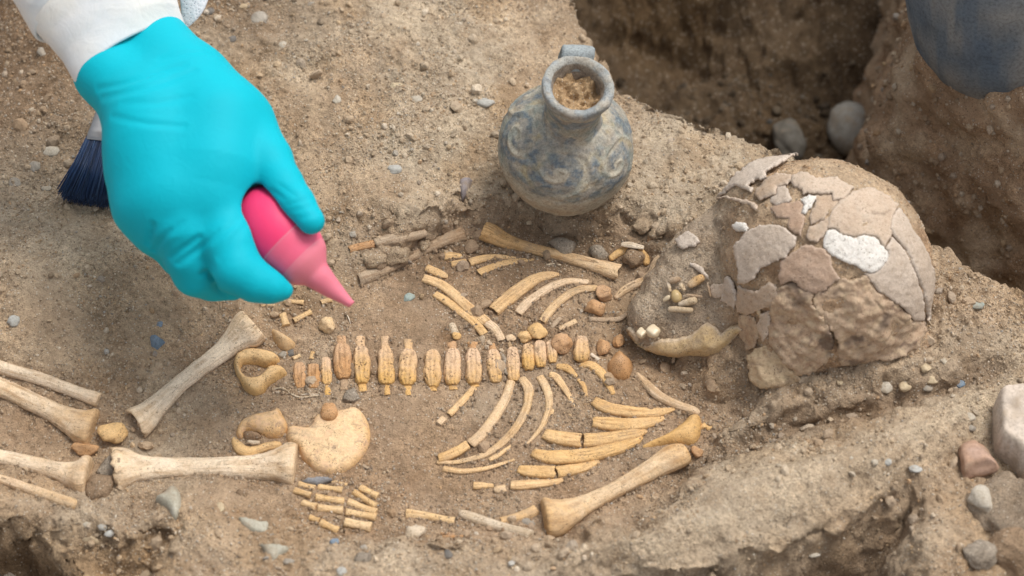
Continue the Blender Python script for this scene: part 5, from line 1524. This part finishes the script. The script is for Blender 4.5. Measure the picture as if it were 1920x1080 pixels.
# bulb blower
def rev(pts, rad, seg=56, sub=4, part=None, caps=(1, 1)):
    q = catmull(np.column_stack([pts, rad]), len(pts) * sub)
    if part: q = q[part[0]:part[1]]
    ax0 = (pts[-1] - pts[0]) / np.linalg.norm(pts[-1] - pts[0])
    x = np.cross(ax0, [0, 0, 1.0]); x /= np.linalg.norm(x); y = np.cross(ax0, x)
    a = np.arange(seg) / seg * 2 * math.pi
    V = np.concatenate([c[:3] + np.outer(np.cos(a), x) * max(c[3], 2e-4) + np.outer(np.sin(a), y) * max(c[3], 2e-4) for c in q])
    m = len(q)
    i = np.arange(m - 1)[:, None] * seg; j = np.arange(seg)[None]
    F = np.stack([i + j, i + seg + j, i + seg + (j + 1) % seg, i + (j + 1) % seg], -1).reshape(-1, 4).tolist()
    if caps[0]: F.append(list(range(seg)))
    if caps[1]: F.append(list(range((m - 1) * seg, m * seg))[::-1])
    return V, F
def rubber(name, c1, c2, rough=.48):
    m, t, b = newmat(name)
    v = N(t, 'ShaderNodeTexCoord').outputs['Object']
    n = noise(t, v, 60, 4, .6); n2 = noise(t, v, 900, 2, .6)
    t.links.new(mix(t, c1, c2, n), b.inputs['Base Color'])
    b.inputs['Roughness'].default_value = rough
    b.inputs['Specular IOR Level'].default_value = .3
    b.inputs['Subsurface Weight'].default_value = .25
    b.inputs['Subsurface Radius'].default_value = (.006, .002, .002)
    b.inputs['Subsurface Scale'].default_value = .5
    bump(t, b, n2, .12, .0006)
    return m
blower = empty('bulb_blower', (bulb_pts[4][0], bulb_pts[4][1], bulb_pts[4][2] - bulb_r[4]), 'pink rubber bulb blower gripped by the turquoise glove, nozzle pointing at the bones', 'bulb blower')
AP = np.array([P3(*q[:3]) for q in BA[:-1] + BN]); AR = np.array([px2m(q[3], P3(*q[:3])) for q in BA[:-1] + BN])
KB = (len(BA) - 1) * 6 + 1
V, F = rev(AP, AR, sub=6, part=(0, KB), caps=(1, 0))
mk('bulb', V, F, rubber('raspberry rubber', (.72, .032, .140), (.78, .055, .175)), parent=blower)
npts = np.array([P3(*q[:3]) for q in BN]); nr_ = np.array([px2m(q[3], P3(*q[:3])) for q in BN])
V, F = rev(AP, AR, sub=6, part=(KB - 1, KB + 14), caps=(0, 0))
mk('collar', V, F, rubber('rose rubber', (.74, .10, .205), (.76, .145, .24)), 'paler rose collar', parent=blower)
V, F = rev(AP, AR, sub=6, part=(KB + 13, 9999), caps=(0, 1))
mk('nozzle', V, F, rubber('pale rose rubber', (.70, .17, .25), (.72, .23, .29), .45), 'pale rose tapering nozzle', parent=blower)
sm, F = rev(AP, AR + .00022, sub=6, part=(KB - 2, KB), caps=(0, 0))
mk('moulding_seam', sm, F, rubber('seam rubber', (.70, .17, .25), (.72, .2, .28)), parent=blower)

# brush lying behind the hand
bz = [hit(178, 382, .010)[0], hit(205, 264, .014)[0], hit(229, 193, .020)[0], hit(256, 115, .030)[0], hit(268, 70, .036)[0]]
brush = empty('paint_brush', hit(190, 330)[0], 'flat paint brush with dark navy bristles lying behind the gloved hand', 'brush')
M_HAIR, t, b = newmat('navy bristle')
a_ = N(t, 'ShaderNodeAttribute', attribute_name='tint')
t.links.new(a_.outputs['Color'], b.inputs['Base Color']); b.inputs['Roughness'].default_value = .42; b.inputs['Specular IOR Level'].default_value = .4
rb = np.random.default_rng(9)
side = np.array([1, .15, 0.0]); side /= np.linalg.norm(side)
axis_b = (bz[0] - bz[1]) / np.linalg.norm(bz[0] - bz[1])
side = side - axis_b * (side @ axis_b); side /= np.linalg.norm(side)
upb = np.cross(axis_b, side); upb = upb if upb[2] > 0 else -upb
BV_, BF_, BC_ = [], [], []
w0, w1 = 41 / scale(bz[1]), 69 / scale(bz[0])
nb = 1500
for i in range(nb):
    s0 = rb.uniform(-1, 1); h0 = rb.uniform(-1, 1)
    r0 = bz[1] + side * s0 * w0 + upb * h0 * .0048
    tip = bz[0] + side * (s0 * w1 + rb.normal() * .0012) + upb * (h0 * .0075 + rb.normal() * .0008) - axis_b * (rb.uniform(0, .004) + .004 * s0 * s0)
    mid = (r0 + tip) / 2 + side * (s0 * (w1 - w0) * -.10) + upb * rb.normal() * .0006
    k = len(BV_)
    rad = .00042
    for q, f in ((r0, 1.), (mid, 1.), (tip, .45)):
        for ang in (0, 2.094, 4.189):
            BV_.append(q + (side * math.cos(ang) + upb * math.sin(ang)) * rad * f)
            
    for l in (0, 3):
        for m in range(3):
            BF_.append([k + l + m, k + l + (m + 1) % 3, k + l + 3 + (m + 1) % 3, k + l + 3 + m])
    BF_.append([k + 6, k + 7, k + 8])
    cb = np.array([.010, .030, .085]) * rb.uniform(.5, 1.6)
    if rb.uniform() < .15: cb = np.array([.04, .085, .17])
    BC_ += [cb] * 9
mk('bristles', np.array(BV_), BF_, M_HAIR, parent=brush, kind='stuff', col=np.array(BC_))
M_STEEL, t, b = newmat('tinned steel')
v = N(t, 'ShaderNodeTexCoord').outputs['Object']
t.links.new(mix(t, (.26, .26, .27), (.48, .48, .47), noise(t, v, 200, 3)), b.inputs['Base Color'])
b.inputs['Metallic'].default_value = 1.0; b.inputs['Roughness'].default_value = .32
def slab(p0, p1, w0, w1, h0, h1, name, mat, n=14, ribs=0.0):
    pts = np.array([p0 + (p1 - p0) * k for k in np.linspace(0, 1, n)])
    wv = np.linspace(w0, w1, n); hv = np.linspace(h0, h1, n)
    T = (p1 - p0) / np.linalg.norm(p1 - p0)
    u_ = np.cross(T, side); u_ = u_ / np.linalg.norm(u_); u_ = u_ if u_[2] > 0 else -u_
    a = np.arange(28) / 28 * 2 * math.pi
    V = np.concatenate([c + np.outer(np.sign(np.cos(a)) * np.abs(np.cos(a)) ** .35, side) * w_ + np.outer(np.sign(np.sin(a)) * np.abs(np.sin(a)) ** .35, u_) * (h_ * (1 + ribs * (k in (2, 3, n - 4, n - 3)))) for k, (c, w_, h_) in enumerate(zip(pts, wv, hv))])
    i = np.arange(n - 1)[:, None] * 28; j = np.arange(28)[None]
    F = np.stack([i + j, i + (j + 1) % 28, i + 28 + (j + 1) % 28, i + 28 + j], -1).reshape(-1, 4).tolist() + [list(range(28))[::-1], list(range((n - 1) * 28, n * 28))]
    return mk(name, V, F, mat, parent=brush)
slab(bz[1] + axis_b * .003, bz[2], w0 * 1.05, w0 * 1.0, .0062, .0058, 'ferrule', M_STEEL, ribs=.16)
M_WOOD, t, b = newmat('varnished brush wood')
v = N(t, 'ShaderNodeTexCoord').outputs['Object']
t.links.new(mix(t, (.34, .19, .08), (.46, .28, .13), noise(t, v, 150, 4, .6, 2.)), b.inputs['Base Color']); b.inputs['Roughness'].default_value = .4
slab(bz[2] - (bz[3] - bz[2]) * .05, bz[3], w0 * .92, w0 * .38, .0052, .0055, 'handle', M_WOOD)
# ------------------------------------------------------------------ stones, sherds and clods one can pick out
M_SBLUE = stone_mat('blue stone', (.13, .195, .27), (.20, .25, .31)); M_SGREY = stone_mat('grey stone', (.35, .315, .27), (.27, .24, .20))
M_SPALE = stone_mat('pale stone', (.47, .43, .37), (.40, .345, .27)); M_SDARK = stone_mat('dark stone', (.12, .115, .11), (.17, .155, .14))
M_SGREEN = stone_mat('grey green stone', (.42, .40, .335), (.33, .305, .24)); M_STURQ = stone_mat('turquoise stone', (.27, .37, .36), (.30, .33, .30))
M_SPINK = stone_mat('pink stone', (.42, .29, .23), (.39, .24, .155), 45); M_SBWH = stone_mat('bluish white stone', (.43, .425, .405), (.35, .34, .31))
M_SBLK = stone_mat('pale pitted block', (.58, .50, .43), (.46, .385, .315), 60); M_CLOD = soil_mat('clod soil brown', base=(.30, .215, .145)); M_CLODT = soil_mat('clod soil tan', base=(.38, .295, .21))
M_CLODG = soil_mat('clod soil grey', base=(.33, .285, .235))
M_SCREAM = stone_mat('cream stone', (.50, .41, .28), (.42, .32, .21)); M_SSLATE = stone_mat('slate', (.25, .25, .26), (.20, .20, .21))
ST = [  # px, py, rx, ry, material, label, name
    (298, 609, 8, 8, M_SBLUE, 'small blue stone chip above the bright blue angular sherd'), (27, 601, 12, 11, M_SBWH, 'pale grey pebble at the left edge, level with the C shaped hip bone'),
    (95, 284, 18, 11, M_SPALE, 'pale lens shaped pebble left of the brush bristles'), (64, 311, 16, 11, M_SGREY, 'greyish flat pebble below the lens shaped pebble'),
    (27, 343, 13, 10, M_SGREY, 'dull rounded pebble at the left edge below the flat pebble'), (87, 353, 10, 6, M_SPALE, 'small pale chip left of the bristle tips'),
    (80, 97, 10, 11, M_SGREY, 'grey pebble half hidden beside the white cuff'), (46, 160, 7, 7, M_SGREY, 'little round pebble in the brown soil below the sleeve'),
    (487, 35, 16, 14, M_SGREY, 'round grey stone near the top edge right of the sleeve'), (394, 22, 9, 7, M_SDARK, 'dark chip at the top edge next to the coat flap'), (435, 74, 9, 7, M_SDARK, 'dark flat pebble below the round grey stone'),
    (456, 12, 11, 6, M_SCREAM, 'ochre pebble touching the top edge'), (530, 85, 9, 8, M_SPALE, 'pale grit pebble between the sleeve and the jar'), (585, 8, 8, 6, M_SGREY, 'grey pebble on the top edge, farther right'),
    (632, 187, 10, 11, M_SPALE, 'square whitish pebble right of the gloved thumb base'), (910, 194, 19, 11, M_SBWH, 'oval bluish white pebble left of the jar neck'), (891, 188, 6, 6, M_SPALE, 'tiny white pebble touching the bluish oval one'),
    (781, 186, 12, 8, M_SPALE, 'oval tan pebble in the open soil left of the jar'), (743, 161, 12, 7, M_SCREAM, 'low tan pebble up and left of the oval tan pebble'), (740, 318, 15, 9, M_SBWH, 'flat lilac grey pebble set flush in the soil'),
    (765, 558, 13, 8, M_STURQ, 'turquoise green chip right of the pink nozzle tip'), (662, 439, 8, 7, M_SGREY, 'grey pebble above the dusty forearm shaft'), (794, 458, 11, 11, M_CLODT, 'gravelly lump between the two dusty forearm shafts'),
    (192, 987, 9, 8, M_SBWH, 'blue grey pebble on the broken earth edge at lower left'), (162, 983, 9, 7, M_SPALE, 'white pebble on the broken earth edge at lower left'), (205, 1001, 11, 7, M_SBWH, 'slanting bluish chip below the blue grey pebble'),
    (627, 1017, 9, 8, M_SBLUE, 'blue pebble under the hand bones'), (682, 1028, 8, 7, M_SGREY, 'grey pebble right of the blue pebble under the hand bones'), (641, 1071, 10, 9, M_SBWH, 'blue grey pebble at the bottom edge below the hand bones'),
    (541, 1053, 10, 7, M_SGREY, 'grey pebble right of the white triangular sherd'), (412, 952, 9, 10, M_SCREAM, 'ochre pebble below the level thigh bone'), (455, 924, 11, 8, M_CLOD, 'brown crumb under the level thigh bone head'),
    (840, 1040, 9, 10, M_SDARK, 'dark pebble below the orange splinters'), (682, 1045, 16, 12, M_CLODG, 'flat grey crust near the bottom edge'),
    (990, 979, 13, 8, M_SGREY, 'grey stone wedged under the flared upper arm bone'), (1817, 783, 12, 9, M_SPALE, 'pale pebble left of the grey corner block'), (1821, 803, 9, 7, M_SGREY, 'smaller grey pebble below the pale one by the corner block'),
    (1736, 690, 11, 9, M_SCREAM, 'cream pebble in the rubble right of the skull'), (1765, 707, 11, 9, M_SBWH, 'white pebble in the rubble right of the skull'), (1661, 726, 13, 11, M_SPALE, 'pale stone in the rubble under the skull'),
    (1697, 721, 12, 16, M_SCREAM, 'upright tan stone in the rubble under the skull'), (1799, 719, 10, 9, M_SBLUE, 'blue grey pebble, rightmost in the skull rubble'), (1769, 678, 8, 8, M_SPALE, 'small pale pebble at the top of the skull rubble'),
    (1745, 712, 14, 8, M_SCREAM, 'flat tan stone between pebbles in the skull rubble'), (1740, 727, 10, 8, M_SGREY, 'grey pebble low in the skull rubble'), (1575, 717, 7, 6, M_SCREAM, 'small cream pebble below the mottled temple bone'),
    (1664, 866, 9, 7, M_SBWH, 'light blue pebble on the grey earth bank'), (1715, 879, 13, 7, M_SBWH, 'flat bluish chip at the end of the grey earth bank'), (1640, 867, 7, 6, M_SPALE, 'white pebble left of the light blue one on the bank'),
    (1826, 572, 24, 8, M_STURQ, 'pale green stone flush with the slope right of the skull'), (1526, 1041, 12, 6, M_SPALE, 'white chip on the lip of the lower right drop'),
    (205, 877, 20, 22, M_CLODG, 'dark gritty clod stuck to the end of the level thigh bone'), (187, 917, 26, 29, M_CLOD, 'round brown clod between the lower shin bone and thigh bone'),
    (700, 483, 24, 17, M_CLODT, 'crumbly tan clod between the dusty shafts, left one'), (745, 478, 27, 18, M_CLODT, 'crumbly tan clod between the dusty shafts, right one'),
    (1187, 484, 22, 18, M_CLOD, 'brown clod inside the hooked shoulder bone'), (1205, 425, 18, 14, M_CLODT, 'rough clod below the jar on the right'), (1232, 440, 16, 12, M_CLODT, 'rough clod right of the small orange chip'),
    (660, 742, 18, 13, M_CLODG, 'soil crust below the first large spine bone'), (897, 692, 8, 24, M_CLODG, 'grey soil crust left of the yellow footed spine bone'), (946, 684, 8, 28, M_CLODG, 'grey soil crust left of the tall narrow spine bone'),
    (530, 665, 9, 8, M_SGREY, 'grey pebble beside the C shaped hip bone'), (545, 662, 8, 8, M_SDARK, 'dark pebble right of the grey one by the hip bone'), (1452, 560, 1, 1, M_SGREY, None),
]
for k, (px, py, rx, ry, m, l) in enumerate(ST):
    if l is None: continue
    cl = m in (M_CLOD, M_CLODT, M_CLODG)
    V, F = stone(px, py, rx, ry, -.12 if not cl else .3, .62 if not cl else .75, 200 + k, 3, 3 if not cl else 1, .18 if not cl else .3, RNG.uniform(-.5, .5) if ry > .6 * rx else 0)
    if cl:
        V = V + .0009 * fb3(V, 260, 2, k)[:, None]
    mk('soil_clod' if cl else 'pebble', V, F, m, l, 'soil clod' if cl else 'pebble', 'soil clods among the bones' if cl else 'pebbles on the soil')
def slate(name, poly, h, m, label, cat, group, lift=0.0, step=.0016, edge=None, dome=.15, seed=0, smooth=False):
    V, F, t = pillow(poly, h, edge or h * .6, lift, step, .004, smooth, .0004, dome, .5, seed)
    return mk(name, V, F, m, label, cat, group)
slate('sherd', [(280, 628), (294, 625), (309, 638), (294, 652), (283, 646)], .006, M_SBLUE, 'bright blue angular sherd above the slanting thigh bone', 'sherd', 'sherds and flat stones', seed=1)
slate('sherd', [(861, 333), (872, 330), (887, 336), (880, 352), (867, 372), (862, 352)], .004, stone_mat('lilac slate', (.30, .265, .27), (.25, .22, .225)), 'wedge shaped lilac grey sherd left of the jar', 'sherd', 'sherds and flat stones', seed=2)
slate('sherd', zM((400, 455), (520, 452), (660, 470), (620, 520), (560, 545), (510, 590), (450, 540)), .004, M_SGREEN, 'white triangular sherd near the bottom edge below the hand bones', 'sherd', 'sherds and flat stones', seed=3)
slate('sherd', zM((215, 225), (300, 235), (400, 262), (470, 270), (450, 350), (400, 352), (330, 338), (265, 300)), .003, M_SGREEN, 'flat grey green stone left of the thumb bones', 'sherd', 'sherds and flat stones', seed=4, smooth=True)
slate('sherd', zL((1330, 250), (1400, 200), (1480, 150), (1540, 195), (1550, 300), (1530, 370), (1495, 412), (1465, 395), (1420, 315)), .008, M_SGREEN, 'upright pale grey stone below the middle of the level thigh bone', 'sherd', 'sherds and flat stones', seed=5, smooth=True)
slate('sherd', zL((695, 595), (790, 550), (850, 605), (830, 625), (720, 622)), .006, M_SCREAM, 'cream stone in the broken earth face at lower left', 'sherd', 'sherds and flat stones', seed=6)
slate('sherd', zE((560, 612), (600, 596), (680, 588), (780, 600), (740, 620), (680, 640), (620, 628)), .0035, M_SSLATE, 'thin grey slate chip between the hip plate and the finger bones', 'sherd', 'sherds and flat stones', lift=.003, seed=7)
slate('sherd', zQ((620, 212), (660, 190), (710, 182), (760, 190), (835, 222), (815, 260), (790, 300), (740, 312), (705, 300), (665, 255)), .004, M_CLODG, 'flat grey crust fragment above the tan upper arm bone, left one', 'sherd', 'crust fragments', lift=.003, seed=8)
slate('sherd', zQ((930, 262), (980, 240), (1035, 242), (1085, 305), (1060, 340), (1020, 350), (960, 318)), .004, M_CLODG, 'flat grey crust fragment above the tan upper arm bone, right one', 'sherd', 'crust fragments', lift=.003, seed=9)
V, F, t = pillow([(1868, 748), (1869, 737), (1876, 730), (1890, 728), (1930, 727), (1970, 729), (2010, 735), (2030, 800), (2000, 870), (1930, 880), (1912, 866), (1900, 852), (1888, 842), (1874, 830), (1869, 815), (1867, 780)], .032, .0035, 0, .0022, .02, True, .0012, .05, .5, 41)
mk('stone_block', V, F, M_SBLK, 'big pale rounded stone block cut by the right edge', 'stone', 'stones at the right edge')
V, F = stone(1830, 866, 45, 38, .35, .8, 301, 4, 6, .12, .3)
mk('stone', V, F, M_SPINK, 'pinkish angular stone left of the big pale block', 'stone', 'stones at the right edge')
V, F = stone(1893, 945, 82, 62, .30, .8, 302, 4, 7, .3, .4)
mk('stone', V, F, soil_mat('big clod soil', base=(.34, .275, .21)), 'big earthy lumpy stone below the pinkish stone at the right edge', 'stone', 'stones at the right edge')
V, F = stone(1842, 935, 26, 30, .9, .8, 306, 4, 4, .12, .5)
mk('stone', V, F, M_SPALE, 'smooth pale stone leaning on the big earthy lumpy stone', 'stone', 'stones at the right edge')
V, F = stone(1838, 1040, 32, 28, .30, .8, 303, 4, 4, .2, .2)
mk('stone', V, F, M_CLODG, 'grey brown lump of earth low at the right edge', 'stone', 'stones at the right edge')
V, F = stone(1905, 1040, 50, 50, .30, .8, 304, 4, 4, .2, .2)
mk('stone', V, F, M_CLOD, 'brown lump of earth in the bottom right corner', 'stone', 'stones at the right edge')
V, F = stone(1598, 242, 46, 56, .5, .9, 305, 4, 2, .08, .2)
mk('stone', V, F, stone_mat('trench cobble', (.34, .33, .30), (.26, .24, .21)), 'rounded white cobble in the dark trench beside the earth block', 'stone', 'stones in the trench')
V, F = stone(1478, 262, 30, 46, .4, .8, 307, 4, 3, .12, .1)
mk('stone', V, F, stone_mat('dim stone', (.15, .14, .125), (.10, .09, .075)), 'dim grey stone in the dark trench above the skull', 'stone', 'stones in the trench')
V, F = stone(14, 1066, 30, 44, .2, .8, 308, 4, 4, .12, .1)
mk('stone', V, F, M_CLODG, 'dim brown stone in the hollow at the bottom left corner', 'stone', 'stones in the trench')
# ------------------------------------------------------------------ loose soil gathered against the bones
rd = np.random.default_rng(21)
pp = []
for q in PATHS:
    T = np.gradient(q[:, :2], axis=0); T /= np.linalg.norm(T, axis=1)[:, None] + 1e-12
    L = np.linalg.norm(np.diff(q[:, :2], axis=0), axis=1).sum()
    k = int(L * 1500)
    i = rd.integers(0, len(q), k)
    sd_ = np.where(rd.uniform(0, 1, k) < .62, -1, 1)
    sd_ = np.where(np.column_stack([-T[i, 1], T[i, 0]])[:, 1] < 0, -sd_, sd_)
    off = q[i, 3] * .85 + np.abs(rd.normal(0, .0022, k))
    pp.append(q[i, :2] + np.column_stack([-T[i, 1], T[i, 0]]) * (sd_ * off)[:, None] + rd.normal(0, .0008, (k, 2)))
pp = np.concatenate(pp)
n = len(pp)
r = .0004 + .0011 * rd.uniform(0, 1, n) ** 2.5
z = lookup(HD, pp[:, 0], pp[:, 1]) + r * .4 + np.abs(rd.normal(0, .0006, n))
BV, BF = OCT
V = BV[None] * (r[:, None, None] * rd.uniform(.6, 1.3, (n, 6, 3))) + np.column_stack([pp, z])[:, None]
sc_ = np.stack([lookup(SOILC[..., k], pp[:, 0], pp[:, 1]) for k in range(3)], -1)
cl_ = PAL[rd.choice(len(PAL), n, p=PALW)] * .4 + sc_ * .6
me = mesh_np('loose_soil', V.reshape(-1, 3), (BF[None] + (np.arange(n) * 6)[:, None, None]).reshape(-1, 3), False)
set_col(me, 'tint', np.repeat(cl_ * rd.uniform(.7, 1.2, (n, 1)), 6, 0))
me.materials.append(M_GRAIN)
o = bpy.data.objects.new('loose_soil', me); COL.objects.link(o)
tag(o, label='loose grains of soil gathered along the bones', kind='stuff')

# soil packed between the large spine bones
ORD = ['first and second', 'second and third', 'third and fourth', 'fourth and fifth', 'fifth and sixth', 'sixth and seventh', 'seventh and eighth']
for k, (px, py) in enumerate([(661, 690), (701, 694), (744, 695), (788, 697), (830, 696), (869, 695), (908, 694)]):
    V, F = stone(px, py, 9, 24, .12, .9, 900 + k, 3, 0, .35)
    V = V + .0012 * fb3(V, 240, 3, k)[:, None]
    mk('soil_crust', V, F, M_CLOD, 'crumbly brown soil packed between the ' + ORD[k] + ' large spine bones from the left', 'soil clod', 'soil crusts between the spine bones')
